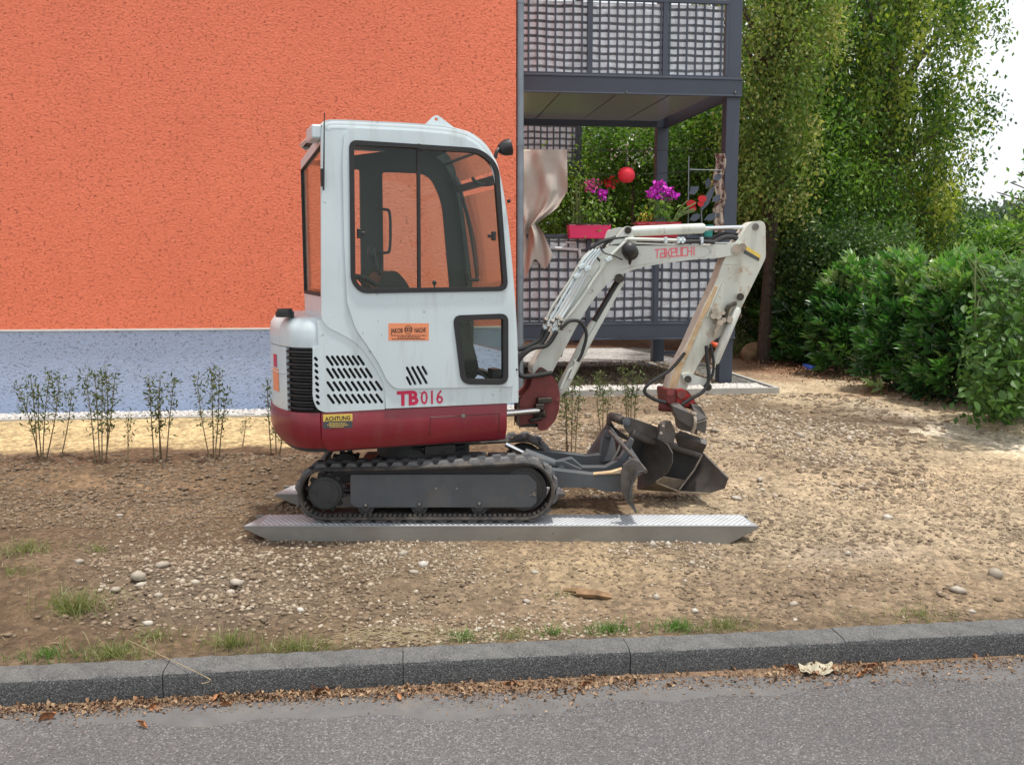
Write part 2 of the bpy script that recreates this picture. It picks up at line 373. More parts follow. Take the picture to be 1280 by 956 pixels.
        for q in range(len(ids)): a, c = ids[q], ids[(q+1) % len(ids)]; s.f.append((a, a+N, c+N, c))
        return s
    def build(s, name, mat, parent=None, label=None, cat=None, group=None, kind=None, bevel=0, seg=2, ang=35, smooth=True, local=None):
        org = WLOC[parent] if parent is not None else Vector((0, 0, 0))
        if local is not None: org = Vector(local)
        me = bpy.data.meshes.new(name); me.from_pydata([v-org for v in s.v], [], s.f)
        bm = bmesh.new(); bm.from_mesh(me); bmesh.ops.recalc_face_normals(bm, faces=bm.faces)
        if smooth:
            for f in bm.faces: f.smooth = True
            for e in bm.edges:
                if len(e.link_faces) != 2 or e.calc_face_angle(0) > R(ang): e.smooth = False
        bm.to_mesh(me); bm.free(); me.materials.append(M[mat] if isinstance(mat, str) else mat)
        o = bpy.data.objects.new(name, me); COL.objects.link(o)
        if parent is not None: o.parent = parent
        if local is not None: o.location = Vector(local)-(WLOC[parent] if parent is not None else Vector((0, 0, 0)))
        WLOC[o] = org
        if bevel:
            b = o.modifiers.new('bevel', 'BEVEL'); b.width = bevel; b.segments = seg; b.limit_method = 'ANGLE'; b.angle_limit = R(40); b.harden_normals = True
        return setp(o, label, cat, group, kind)
def rpoly(pts, r, seg=4):
    """round the corners of a 2-D polygon; r a number or one radius per corner"""
    out = []; n = len(pts)
    for i in range(n):
        rr = r[i] if isinstance(r, (list, tuple)) else r
        p = Vector(pts[i]).to_2d(); a = Vector(pts[i-1]).to_2d(); b = Vector(pts[(i+1) % n]).to_2d()
        da, db = a-p, b-p; rr = min(rr, da.length*.48, db.length*.48)
        if rr < 1e-5: out.append((p.x, p.y)); continue
        q0, q1 = p+da.normalized()*rr, p+db.normalized()*rr
        for k in range(seg+1):
            t = k/seg; q = q0*(1-t)**2+p*2*t*(1-t)+q1*t*t; out.append((q.x, q.y))
    return out
def catmull(pts, k=6):
    pts = [Vector(p) for p in pts]; out = []
    for i in range(len(pts)-1):
        p0, p1, p2, p3 = pts[max(i-1, 0)], pts[i], pts[i+1], pts[min(i+2, len(pts)-1)]
        for j in range(k):
            t = j/k; out.append(.5*((2*p1)+(p2-p0)*t+(2*p0-5*p1+4*p2-p3)*t*t+(3*p1-3*p2+p3-p0)*t**3))
    return out+[pts[-1]]
def sep(mb, *a, **k):
    """build every loose piece of a mesh as an object of its own"""
    n = len(mb.v); par = list(range(n))
    def find(x):
        while par[x] != x: par[x] = par[par[x]]; x = par[x]
        return x
    for f in mb.f:
        for i in f[1:]: par[find(i)] = find(f[0])
    gr = {}
    for i in range(n): gr.setdefault(find(i), []).append(i)
    out = []
    for g, ids in gr.items():
        m = {v: i for i, v in enumerate(ids)}; q = MB(); q.v = [mb.v[i] for i in ids]; q.f = [tuple(m[i] for i in f) for f in mb.f if find(f[0]) == g]; out.append(q.build(*a, **k))
    return out
class Frame:
    def __init__(s, O, u): s.O = Vector(O); s.u = Vector(u).normalized(); s.n = s.u.cross(UP).normalized()   # n points to the camera
    def pt(s, a, w, h): return s.O+s.u*a+s.n*w+UP*h
    def tr(s, px, py, w=0):
        d = ray(px, py); q = s.O+s.n*w; t = (q-CP).dot(s.n)/d.dot(s.n); p = CP+d*t; r = p-s.O
        return (r.dot(s.u), r.z)
    def trs(s, pts, w=0): return [s.tr(x, y, w) for x, y in pts]
    def at(s, px, py, w=0): a, h = s.tr(px, py, w); return s.pt(a, w, h)
def text(txt, size, mat, parent, origin, ux, uz, name='lettering', sx=1., shear=0., depth=.0008, bold=0., width=None):
    c = bpy.data.curves.new('t', 'FONT'); c.body = txt; c.size = size; c.extrude = depth; c.shear = shear; c.offset = bold
    c.resolution_u = 2
    o = bpy.data.objects.new('t', c); COL.objects.link(o)
    bpy.context.view_layer.update()
    me = bpy.data.meshes.new_from_object(o.evaluated_get(bpy.context.evaluated_depsgraph_get()))
    bpy.data.objects.remove(o)
    if width: sx = width/max(v.co.x for v in me.vertices)
    nrm = Vector(ux).cross(Vector(uz)); org = Vector(origin)-WLOC[parent]
    for v in me.vertices: v.co = org+Vector(ux)*v.co.x*sx+Vector(uz)*v.co.y+nrm*v.co.z
    me.materials.clear(); me.materials.append(M[mat]); me.name = name
    ob = bpy.data.objects.new(name, me); COL.objects.link(ob); ob.parent = parent; WLOC[ob] = WLOC[parent]; return ob

# ---- vectorised noise for the terrain
def vnoise(x, y, seed=0):
    xi = np.floor(x).astype(np.int64); yi = np.floor(y).astype(np.int64); fx = x-xi; fy = y-yi
    fx = fx*fx*(3-2*fx); fy = fy*fy*(3-2*fy)
    def h(a, b):
        n = (a*374761393+b*668265263+seed*982451653) & 0xffffffff; n = ((n ^ (n >> 13))*1274126177) & 0xffffffff
        return ((n ^ (n >> 16)) & 0xffff)/65535.
    return (h(xi, yi)*(1-fx)+h(xi+1, yi)*fx)*(1-fy)+(h(xi, yi+1)*(1-fx)+h(xi+1, yi+1)*fx)*fy
def fbm(x, y, sc, oct=4, seed=0):
    s = 0; a = 1; t = 0
    for o in range(oct): s = s+a*(vnoise(x*sc, y*sc, seed+o)-.5); t += a; a *= .5; sc *= 2.03
    return s/t*2
def sstep(a, b, x): t = np.clip((x-a)/(b-a), 0, 1); return t*t*(3-2*t)
KY0, KY1 = 3.87, 4.03
def gzn(x, y):
    x = np.asarray(x, float); y = np.asarray(y, float)
    base = .20*sstep(6.3, 9.4, y)+.15*sstep(14.5, 20, y)
    amp = sstep(KY1, KY1+.5, y)
    rough = .035*fbm(x, y, 1.1, 4, 3)+.022*fbm(x, y, 4.5, 4, 9)+.024*fbm(x, y, 13, 4, 21)
    flat = (1-sstep(7.6, 8.2, y)*.85)*(1-.7*sstep(2.3, 3.2, x-(y-6)*.3)*sstep(6, 7, y))
    far = 1-sstep(14, 20, y)
    mound = .07*np.exp(-(((x-3.3)/.9)**2+((y-6.9-.1*(x-3))/.35)**2))+.05*np.exp(-(((x+1.3)/.9)**2+((y-5.25)/.25)**2))
    rampflat = 1-.75*np.exp(-(((y-6.1)/.9)**4))*np.exp(-(((x-.2)/2.3)**4))
    return base+(rough*flat*amp*far+mound*amp)*rampflat-.012*(1-amp)
def gz(x, y): return float(gzn(x, y))
def PGR(u, v):
    d = ray(u, v); t = (0-EYE)/d.z if d.z < 0 else 60
    for _ in range(25):
        p = CP+d*t; t += (gz(p.x, p.y)-p.z)/d.z*.9
    return CP+d*t
def px_of(x, y, z):
    dx, dy, dz = x, y, z-EYE
    a = dx*RT.x+dy*RT.y; f = dx*FW.x+dy*FW.y+dz*FW.z; c = dx*CU.x+dy*CU.y+dz*CU.z
    f = np.maximum(f, .05); return CXP+FOC*a/f, CYP-FOC*c/f

def npmesh(name, verts, faces, mat, parent=None, tint=None, smooth=False, **kw):
    """verts Nx3 numpy (world), faces Mx3 or Mx4 numpy; tint per face"""
    org = WLOC[parent] if parent is not None else Vector((0, 0, 0))
    verts = (verts-np.array(org)).astype(np.float32); k = faces.shape[1]
    me = bpy.data.meshes.new(name); me.vertices.add(len(verts)); me.vertices.foreach_set('co', verts.ravel())
    me.loops.add(faces.size); me.loops.foreach_set('vertex_index', faces.ravel().astype(np.int32))
    me.polygons.add(len(faces)); me.polygons.foreach_set('loop_start', np.arange(0, faces.size, k, dtype=np.int32))
    me.polygons.foreach_set('loop_total', np.full(len(faces), k, dtype=np.int32))
    if smooth: me.polygons.foreach_set('use_smooth', np.ones(len(faces), bool))
    me.update(calc_edges=True)
    if tint is not None:
        a = me.attributes.new('tint', 'FLOAT', 'FACE'); a.data.foreach_set('value', np.clip(tint, 0, 1).astype(np.float32))
    me.materials.append(M[mat]); o = bpy.data.objects.new(name, me); COL.objects.link(o)
    if parent is not None: o.parent = parent
    WLOC[o] = org; return setp(o, **kw)
def rand_unit(n):
    v = rng.normal(size=(n, 3)); return v/np.linalg.norm(v, axis=1)[:, None]
def leafmesh(name, pos, size, mat, parent=None, tint=None, aspect=.5, dirs=None, droop=0., upn=.4, curl=.15, **kw):
    """folded four-sided leaves: base, two sides, tip"""
    n = len(pos); d = rand_unit(n) if dirs is None else dirs/np.linalg.norm(dirs, axis=1)[:, None]
    d[:, 2] -= droop; d /= np.linalg.norm(d, axis=1)[:, None]
    nn = rand_unit(n); nn[:, 2] += upn; s = np.cross(d, nn); s /= np.linalg.norm(s, axis=1)[:, None]+1e-9; nn = np.cross(s, d)
    L = (size*(.7+.6*rng.random(n)))[:, None]; Wd = L*aspect*.5
    mid = pos+d*L*.45
    v = np.stack([pos, mid+s*Wd+nn*L*curl, pos+d*L, mid-s*Wd+nn*L*curl], 1).reshape(-1, 3)
    i = np.arange(n)*4; f = np.concatenate([np.stack([i, i+1, i+2], 1), np.stack([i, i+2, i+3], 1)], 1).reshape(-1, 3)
    if tint is None: tint = rng.random(n)
    return npmesh(name, v, f, mat, parent, np.repeat(tint, 2), **kw)
ICO = None
def rocks(name, pos, size, mat, parent=None, tint=None, flat=.6, **kw):
    global ICO
    if ICO is None:
        bm = bmesh.new(); bmesh.ops.create_icosphere(bm, subdivisions=1, radius=1)
        ICO = (np.array([v.co[:] for v in bm.verts]), np.array([[v.index for v in f.verts] for f in bm.faces])); bm.free()
    bv, bf = ICO; n = len(pos)
    ax = rng.uniform(.6, 1.3, (n, 1, 3)); ax[:, :, 2] *= flat
    v = bv[None]*(1+rng.uniform(-.34, .28, (n, len(bv), 1)))*ax
    a = rng.uniform(0, 6.28, n); c, s = np.cos(a)[:, None], np.sin(a)[:, None]
    v = np.stack([v[..., 0]*c-v[..., 1]*s, v[..., 0]*s+v[..., 1]*c, v[..., 2]], -1)*np.asarray(size)[:, None, None]+pos[:, None]
    f = (bf[None]+(np.arange(n)*len(bv))[:, None, None]).reshape(-1, 3)
    if tint is None: tint = rng.random(n)
    return npmesh(name, v.reshape(-1, 3), f, mat, parent, np.repeat(tint, len(bf)), **kw)
# ================================================================== GROUND, ROAD, KERB
def axis(lo, hi, step, far_lo, far_hi):
    a = list(np.arange(lo, hi, step)); s = step; p = a[-1]
    while p < far_hi: s *= 1.35; p += s; a.append(p)
    s = step; p = a[0]; b = []
    while p > far_lo: s *= 1.35; p -= s; b.append(p)
    return np.array(b[::-1]+a)
def ground_sheet():
    xs = axis(-5.6, 7.2, .024, -900, 900)
    ys = axis(KY1-.02, 13.5, .024, KY1-.021, 1500); ys = ys[ys >= KY1-.0201]
    X, Y = np.meshgrid(xs, ys); Z = gzn(X, Y)
    v = np.stack([X, Y, Z], -1).reshape(-1, 3); ny, nx = X.shape
    i = (np.arange(ny-1)[:, None]*nx+np.arange(nx-1)[None]).ravel()
    f = np.stack([i, i+1, i+nx+1, i+nx], 1)
    o = npmesh('ground', v, f, 'ground_mineral', smooth=True, kind='structure')
    U, Vv = px_of(X, Y, Z); n1 = fbm(X, Y, 1.6, 4, 31); n2 = fbm(X, Y, 5, 3, 41)
    Cc = np.empty(X.shape+(3,)); Cc[:] = (.285, .205, .135)
    def lay(mask, col):
        m = np.clip(mask, 0, 1)[..., None]; Cc[:] = Cc*(1-m)+np.array(col)*m
    def blob(u, v_, ru, rv, amt=1., p=1.): return amt*np.exp(-(np.abs((U-u+n1*40)/ru)**(2*p)+np.abs((Vv-v_+n1*14)/rv)**(2*p)))
    lay(sstep(640, 400, U+n1*110)*.9, (.128, .088, .056))
    lay(sstep(620, 900, U+n1*120)*sstep(800, 640, Vv)*.9, (.45, .365, .26))
    lay(blob(200, 640, 150, 14), (.26, .185, .115)); lay(blob(150, 600, 220, 16, .8), (.29, .20, .125))
    lay(blob(90, 700, 120, 60, .6), (.20, .145, .10)); lay(blob(250, 740, 130, 45, .7, 1.5), (.20, .165, .13))
    lay(blob(560, 735, 210, 50, .7), (.26, .20, .14)); lay(blob(740, 705, 90, 30, .8), (.44, .34, .22)); lay(blob(620, 690, 160, 14, .5), (.40, .30, .20)); lay(blob(330, 690, 60, 18, .6), (.14, .10, .07))
    lay(blob(730, 620, 90, 24, .9, 1.5), (.13, .085, .05)); lay(blob(520, 600, 200, 30, .9, 2), (.10, .07, .045))  # shade of the dozer arms and machine painted into the soil colour
    lay(blob(1050, 690, 90, 16, .8), (.42, .34, .27)); lay(blob(1160, 600, 150, 26, .8), (.50, .385, .26))
    lay(blob(1060, 760, 240, 14, .5), (.22, .17, .12)); lay(blob(840, 680, 60, 16, .6), (.20, .14, .09))
    lay(blob(1040, 720, 160, 14, .5), (.24, .17, .115))
    # sand laid along the wall, dark turned soil before it
    lay(sstep(8.15, 8.3, Y+n2*.12)*sstep(1.2, .6, X), (.64, .51, .29))
    lay(np.exp(-((Y-8.0+n2*.2)/.22)**2)*sstep(1.4, .8, X)*.8, (.17, .11, .07))
    # light trodden path on the right, leaf litter under the hedge
    pathd = np.abs(Vv-(474+(U-950)*.25)+n1*9)
    lay(sstep(30, 20, pathd)*sstep(930, 975, U), (.66, .545, .39)); lay(sstep(14, 6, np.abs(Vv-(500+(U-1000)*.20)+n2*5))*sstep(1040, 1090, U)*.9, (.78, .70, .58))
    
    lay(sstep(455, 440, Vv)*(Y < 60)*1., (.16, .09, .055)); lay(blob(980, 460, 90, 14, .9), (.25, .12, .07)); lay(blob(1120, 492, 80, 7, .8), (.33, .17, .09))
    lay(blob(1100, 527, 85, 9, 1., 1.3), (.115, .085, .06)); lay(blob(1215, 498, 40, 8, .8), (.17, .13, .10))
    lay(blob(820, 505, 170, 10, .8, 1.3), (.21, .15, .10)); lay(blob(980, 515, 130, 13, .85), (.20, .145, .10)); lay(blob(960, 575, 80, 12, .6), (.25, .185, .13)); lay(blob(1000, 735, 120, 16, .6), (.21, .155, .11))
    lay(blob(830, 420, 60, 12, .9), (.35, .20, .11))
    lay(sstep(.25, .05, Y-KY1+n2*.1)*.75, (.15, .11, .075))
    lay(sstep(30, 60, Y), (.05, .085, .03))
    sp = np.clip((fbm(X, Y, 14, 2, 77)-.15)*3, 0, 1)*.35; lay(sp*sstep(15, 12, Y), (.13, .09, .06))
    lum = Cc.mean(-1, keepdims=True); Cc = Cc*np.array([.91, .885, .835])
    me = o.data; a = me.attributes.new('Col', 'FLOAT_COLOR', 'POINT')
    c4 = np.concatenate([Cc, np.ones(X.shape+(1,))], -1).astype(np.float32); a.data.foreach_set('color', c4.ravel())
ground_sheet()
bm_ = MB(); bm_.bb(-900, 900, -5, KY0+.02, -.4, -.120); bm_.build('road', 'asphalt_coarse', kind='structure', smooth=False)
g_ = MB(); g_.bb(-900, 900, -900, -5.002, -.5, -.10); g_.build('verge', 'concrete', kind='structure', smooth=False)
# thin smoother gutter strip of asphalt beside the kerb
pm('gutter_asphalt', (.128, .123, .121), .9, var=.14, vs=9, dirt=(.20, .17, .14), da=.45, ds=5, edge=.3, bump=.003, bs=130)
rows = []
for i in range(241):
    x = -9+i*.075; wv = .22+.05*math.sin(x*1.7+1)+.03*math.sin(x*5.3)+.02*math.sin(x*13.)
    rows.append([(x, KY0+.015, -.1155), (x, KY0-wv, -.1155), (x, KY0-wv-.01, -.121)])
gs = MB(); gs.grid(rows); gs.build('gutter', 'gutter_asphalt', kind='structure')
pm('gutter_dirt', (.17, .11, .07), .95, var=.35, vs=14, dirt=(.30, .20, .12), da=.5, ds=40, edge=.2, bump=.006, bs=90)
rows = []
for i in range(601):
    x = -9+i*.03; wv = max(.012, .055+.030*math.sin(x*1.3+.5)+.018*math.sin(x*4.1)+.010*math.sin(x*17.)+.007*math.sin(x*41.))*(1. if x < .9 or 1.3 < x < 2. else .6)
    rows.append([(x, KY0+.012, -.110), (x, KY0-wv*.5, -.1115), (x, KY0-wv, -.1165)])
gs = MB(); gs.grid(rows); gs.build('gutter_soil', 'gutter_dirt', kind='structure')

kerb = thing('kerb', None, None, (0, KY0, -.12)); kerb['kind'] = 'structure'
jx = [PZ(u, 840, -.02).x for u in (207, 528, 822, 1097)]
step = (jx[3]-jx[0])/3; edges = [jx[0]+step*k for k in range(-9, 14)]
prof = [(0, -.14), (0, -.025), (.008, -.008), (.026, .0), (.15, .004), (.15, -.14)]
def kerb_me():
    mb = MB(); L = step-.004; rows = []; ns = 24
    for i in range(ns+1):
        r = []
        for (y, z) in prof:
            j = .0016*math.sin(i*2.1+y*40)+.001*math.sin(i*5+z*70); r.append(V(-L/2+L*i/ns, y+(j if z > -.1 else 0), z+(j if y > .01 and z > -.1 else 0)))
        rows.append(r)
    mb.grid(rows); mb.f += [tuple(range(6)), tuple(range(6*ns+5, 6*ns-1, -1))]
    return mb
m = MB(); m.bb(-11, 11, KY0+.012, KY0+.145, -.14, -.012); m.build('mortar_joint', 'greasy', kerb, smooth=False)
k0 = None
for i in range(len(edges)-1):
    loc = Vector(((edges[i]+edges[i+1])/2, 0, .12))
    if k0 is None: k0 = kerb_me().build('kerb_stone', 'kerb_granite'); o = k0
    else: o = k0.copy(); COL.objects.link(o)
    o.parent = kerb; o.location = loc+Vector((0, random.uniform(-.004, .004), random.uniform(-.003, .003))); o.rotation_euler = (0, 0, R(random.uniform(-.12, .12)))

# ================================================================== BUILDING
WY = PZ(0, 519, .2).y            # front plane of the orange wall
WX = PY(645, 400, WY).x          # its right-hand corner
zt = PY(0, 413.5, WY).z          # top of the plinth
bld = thing('apartment_building', 'orange rendered apartment house with blue-grey base behind the excavator', 'building', (WX-5, WY, .1))
m = MB(); m.bb(WX-16, WX, WY, WY+12, zt+.012, 9.5); m.build('wall', 'orange_stucco', bld, smooth=False)
m = MB(); m.bb(WX-15.98, WX-.012, WY+.018, WY+11.9, -.1, zt-.006); m.build('plinth', 'blue_stucco', bld, label='pale blue-grey rough plinth', smooth=False)
m = MB(); m.bb(WX-15.99, WX-.003, WY-.004, WY+.2, zt-.006, zt+.012); m.build('plinth_trim', 'trim_white', bld, smooth=False)
m = MB(); m.bb(WX-16.3, WX+.3, WY-.3, WY+12.3, 9.5, 9.75); m.build('roof', 'anthracite', bld, smooth=False)
# garden door and window on the side where the balconies hang
for zz in (1.05, 4.2):
    d = MB(); d.bb(WX, WX+.05, WY+2.1, WY+4.1, zz, zz+2.1); fr = d.build('window', 'trim_white', bld, bevel=.004)
    d = MB(); d.bb(WX+.046, WX+.056, WY+2.2, WY+3.05, zz+.1, zz+2.0); d.bb(WX+.046, WX+.056, WY+3.15, WY+4.0, zz+.1, zz+2.0); d.build('pane', 'tinted_glass', fr, smooth=False)
# downpipe
dp0 = PY(649.5, 200, WY+.10)
dp = thing('downpipe', 'grey zinc downpipe at the right corner of the orange wall', 'pipe', (WX+.05, WY+.06, .1))
m = MB(); m.tube([(WX+.045, WY+.05, .1), (WX+.045, WY+.05, 9.4)], .042, 16); m.build('pipe', 'zinc', dp)
for z in (.9, 3.0, 4.45, 7.3):
    m = MB(); m.tube([(WX+.045, WY+.05, z-.02), (WX+.045, WY+.05, z+.02)], .048, 16); m.build('pipe_clamp', 'zinc', dp)
m = MB(); m.tube([(WX+.045, WY+.05, 1.62), (WX+.045, WY+.05, 1.70)], .047, 16); m.build('pipe_sleeve', 'zinc', dp)

# gravel strips: white pebbles between edging and wall
for (nm, x0, x1, y0, y1) in (('gravel_strip', WX-16, WX+.1, WY-.34, WY+.3),):
    m = MB(); m.bb(x0, x1, y0, y1, .0, .205); m.build(nm, 'white_gravel', kind='structure', smooth=False)
m = MB()
m.bb(WX-16, WX+.1, WY-.40, WY-.341, .05, .215)
m.build('edging', 'concrete', kind='structure', smooth=False)
n = 5200; px_ = rng.uniform(WX-5.6, WX, n); py_ = rng.uniform(WY-.33, WY-.01, n)
rocks('wall_pebbles', np.stack([px_, py_, np.full(n, .208)+rng.uniform(0, .012, n)], 1), rng.uniform(.010, .021, n), 'white_pebbles', kind='stuff',
      label='white pebbles along the foot of the blue-grey plinth', cat='gravel')

# ================================================================== BALCONY
BY = 11.15                                      # front plane of the balcony frame
BYB = 13.8
bx0 = WX+.02; bx1 = PY(928, 100, BY).x
pxl, pxr = PY(899, 470, BY).x, PY(915, 470, BY).x
zb = lambda v, u=780, y=BY: PY(u, v, y).z
bal = thing('balcony_frame', 'dark grey steel balcony tower with gridded railings beside the orange wall', 'balcony', ((bx0+pxl)/2, BY, .2))
zu0, zu1 = zb(118.5), zb(96)                    # upper beam
zl0, zl1 = zb(424), zb(404)                     # lower beam
PT = 8.0
# posts
m = MB(); m.bb(pxl, pxr, BY, BY+.16, .12, PT); m.build('post', 'anthracite', bal, bevel=.006)
bpl, bpr = PY(819, 300, BYB).x, PY(833, 300, BYB).x
m = MB(); m.bb(bpl, bpr, BYB, BYB+.16, .15, PT); m.build('post', 'anthracite', bal, bevel=.006)
m = MB(); m.bb(bx0+.05, bx0+.19, BYB, BYB+.16, .15, PT); m.build('post', 'anthracite', bal, bevel=.006)
# beams (front ones run proud of the posts)
xr = PY(929, 100, BY-.03).x
for z0, z1, nmk in ((zl0, zl1, 0), (zu0, zu1, 1)):
    m = MB(); m.bb(bx0, pxr+.012, BY-.03, BY-.002, z0, z1); m.bb(bx0, pxr+.012, BY-.045, BY-.0301, z1-.018, z1+.004); m.bb(bx0, pxr+.012, BY-.045, BY-.0301, z0-.003, z0+.014)
    m.build('beam', 'anthracite', bal, bevel=.003)
    m = MB(); m.bb(bx0, bpr-.01, BYB-.03, BYB-.002, z0+.02, z1); m.build('beam', 'anthracite', bal)
    # side beam, slightly skewed so that it joins front and rear post
    a, b = V(pxr-.02, BY+.162, 0), V(bpr-.02, BYB-.035, 0)
    m = MB(); m.hexa([a+V(-.05, 0, z0+.01), a+V(0, 0, z0+.01), b+V(0, 0, z0+.01), b+V(-.05, 0, z0+.01)], [a+V(-.05, 0, z1), a+V(0, 0, z1), b+V(0, 0, z1), b+V(-.05, 0, z1)])
    m.build('beam', 'anthracite', bal)
    m = MB(); q = [V(bx0, BY+.002, z1-.10), V(pxl+.02, BY+.002, z1-.10), V(bpl, BYB-.036, z1-.10), V(bx0, BYB-.036, z1-.10)]
    m.prism(q, (0, 0, .085)); m.build('floor_slab', 'balcony_ceiling', bal, smooth=False)
    m = MB()
    for t in (.28, .55, .8):
        x = bx0+(pxl-bx0)*t; xb = bx0+(bpl-bx0)*t
        m.hexa([V(x-.004, BY+.01, z1-.106), V(x+.004, BY+.01, z1-.106), V(xb+.004, BYB-.04, z1-.106), V(xb-.004, BYB-.04, z1-.106)],
               [V(x-.004, BY+.01, z1-.1005), V(x+.004, BY+.01, z1-.1005), V(xb+.004, BYB-.04, z1-.1005), V(xb-.004, BYB-.04, z1-.1005)])
    m.build('ceiling_joint', 'anthracite', bal, smooth=False)
m = MB()
for u, v in ((783, 115.5), (919, 116)): m.ball(PY(u, v, BY-.047), .012)
for u in (700, 778, 868): m.ball(PY(u, 421, BY-.047), .009)
sep(m, 'bolt', 'bolt_steel', bal)
xs_m = [(731.5, 738), (823.5, 830)]
def railing(z0, z1, barsp, mull, screen, zs0):
    e = [bx0+.06]+[PY((a+b)/2, 300, BY).x for a, b in mull]+[pxl-.03]
    for a, b in mull:
        x0, x1 = PY(a, 300, BY).x, PY(b, 300, BY).x
        m = MB(); m.bb(x0, x1, BY-.02, BY+.02, z0, z1); m.build('railing_post', 'anthracite', bal, bevel=.003)
    m = MB(); m.bb(bx0+.01, pxl-.001, BY-.024, BY+.024, z1, z1+.045); m.build('handrail', 'anthracite', bal, bevel=.004)
    m = MB(); m.bb(bx0+.01, pxl-.001, BY-.015, BY+.015, z0+.004, z0+.028); m.build('bottom_rail', 'anthracite', bal)
    m = MB(); m.bb(pxl-.035, pxl-.004, BY-.018, BY+.018, z0+.029, z1-.001); m.build('railing_post', 'anthracite', bal)
    bar = None; x = e[0]
    while x < e[-1]-.03:
        if all(abs(x-q) > .04 for q in e[1:-1]):
            if bar is None:
                mm = MB(); mm.bb(-.010, .010, -.014, .004, z0+.03, z1-.001); bar = mm.build('railing_bar', 'anthracite', smooth=False); o = bar
            else: o = bar.copy(); COL.objects.link(o)
            o.parent = bal; o.location = V(x, BY, 0)-WLOC[bal]
        x += barsp
    # striped privacy cloth tied behind the bars
    rows = []
    for k in range(25):
        zz = z0+.03+(z1-z0-.04)*k/24; r = []
        for i in range(121):
            xx = bx0+.03+(pxl-bx0-.08)*i/120
            r.append((xx, BY+.03+.008*math.sin(xx*9+zz*5)+.005*math.sin(xx*23-zz*11)+.003*math.sin(zz*31+xx*4), zz))
        rows.append(r)
    mm = MB(); mm.shell(rows, V(0, .003, 0)); return setp(mm.build('privacy_screen', screen[0]), screen[2], 'screen')
zlr = zb(298); zur = zb(2)
railing(zl1, zlr, .117, [(733, 738.5), (818, 824)], ('striped_screen_lower', .118, 'grey and white striped cloth tied behind the lower balcony railing'), 0)
railing(zu1+.005, zur, .106, [(731.5, 738), (823.5, 830)], ('striped_screen_upper', .088, 'grey and white striped cloth tied behind the upper balcony railing'), 0)
m = MB(); m.bb(PY(822, 440, BYB).x, PY(838, 440, BYB).x+.1, BYB+.03, BYB+.07, zb(443, 830, BYB), zb(439, 830, BYB)); m.build('bracket', 'anthracite', bal)

# pad of gravel under and around the balcony
xe = PY(972, 490, BY-.6).x; YF = PGR(800, 494).y
m = MB(); m.prism([(WX+.1, YF, .1), (xe, YF, .1), (pxr+.35, 16.5, .1), (WX+.1, 16.5, .1)], (0, 0, .155)); m.build('gravel_bed', 'shaded_gravel', kind='structure', smooth=False)
m = MB(); m.prism([(WX+.1, YF-.05, .05), (xe+.04, YF-.05, .05), (xe+.04, YF+.0, .05), (WX+.1, YF+.0, .05)], (0, 0, .222)); 
m.prism([(xe, YF+.001, .05), (xe+.05, YF+.001, .05), (pxr+.42, 16.5, .05), (pxr+.36, 16.5, .05)], (0, 0, .222)); m.build('edging', 'concrete', kind='structure', smooth=False)
n = 6500; a = rng.uniform(0, 1, n); py_ = YF+.02+rng.uniform(0, 1, n)**1.2*(BY-.12-YF); px_ = WX+.12+a*(xe-WX-.2)
rocks('bed_pebbles', np.stack([px_, py_, np.full(n, .257)+rng.uniform(0, .012, n)], 1), rng.uniform(.011, .024, n), 'white_pebbles', kind='stuff',
      label='white pebbles along the front edge of the balcony gravel bed', cat='gravel')
n = 5000; px_ = rng.uniform(WX+.15, xe-.4, n); py_ = rng.uniform(BY-.15, BYB+.1, n)  # darker pebble tint stands for the shade below the balcony
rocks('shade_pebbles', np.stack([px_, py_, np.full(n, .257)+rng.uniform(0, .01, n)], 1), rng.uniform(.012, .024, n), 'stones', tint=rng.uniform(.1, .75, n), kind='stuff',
      label='pebbles under the balcony, darkened to paint in its shade', cat='gravel')
m = MB(); m.prism([(WX+.2, BYB-.6, .256), (PGR(852, 450).x, BYB-.35, .256), (PGR(760, 428).x, 16.3, .256), (WX+.2, 16.4, .256)], (0, 0, .012)); m.build('stone_terrace', 'white_gravel', kind='structure', smooth=False)

# second balcony further along the house
by2 = 17.5
b2 = thing('far_balcony', 'farther balcony with white striped screen seen through the near one', 'balcony', (WX+1, by2, .3))
xA, xB = PY(652, 200, by2).x, PY(727, 200, by2).x
m = MB(); m.bb(xB-.12, xB, by2, by2+.15, .2, 8); m.build('post', 'anthracite', b2)
m = MB(); m.bb(xA, xB, by2-.03, by2-.001, zb(208, 700, by2), zb(202, 700, by2)); m.build('beam', 'anthracite', b2)
m = MB(); m.bb(xA, xB-.12, by2+.03, by2+.04, zb(202, 700, by2), zb(164, 700, by2)+.6); m.build('screen', 'striped_screen_lower', b2)
x = xA
mm = MB(); mm.bb(-.013, .013, -.014, .014, zb(202, 700, by2), zb(164, 700, by2)+.6); bar = None
while x < xB:
    if bar is None: bar = mm.build('railing_bar', 'anthracite', smooth=False); o = bar
    else: o = bar.copy(); COL.objects.link(o)
    o.parent = b2; o.location = V(x, by2, 0)-WLOC[b2]; x += .12
m = MB(); m.bb(xA, xB+.1, by2-.02, by2+.02, zb(213, 700, by2), zb(217, 700, by2)); m.build('handrail', 'anthracite', b2)

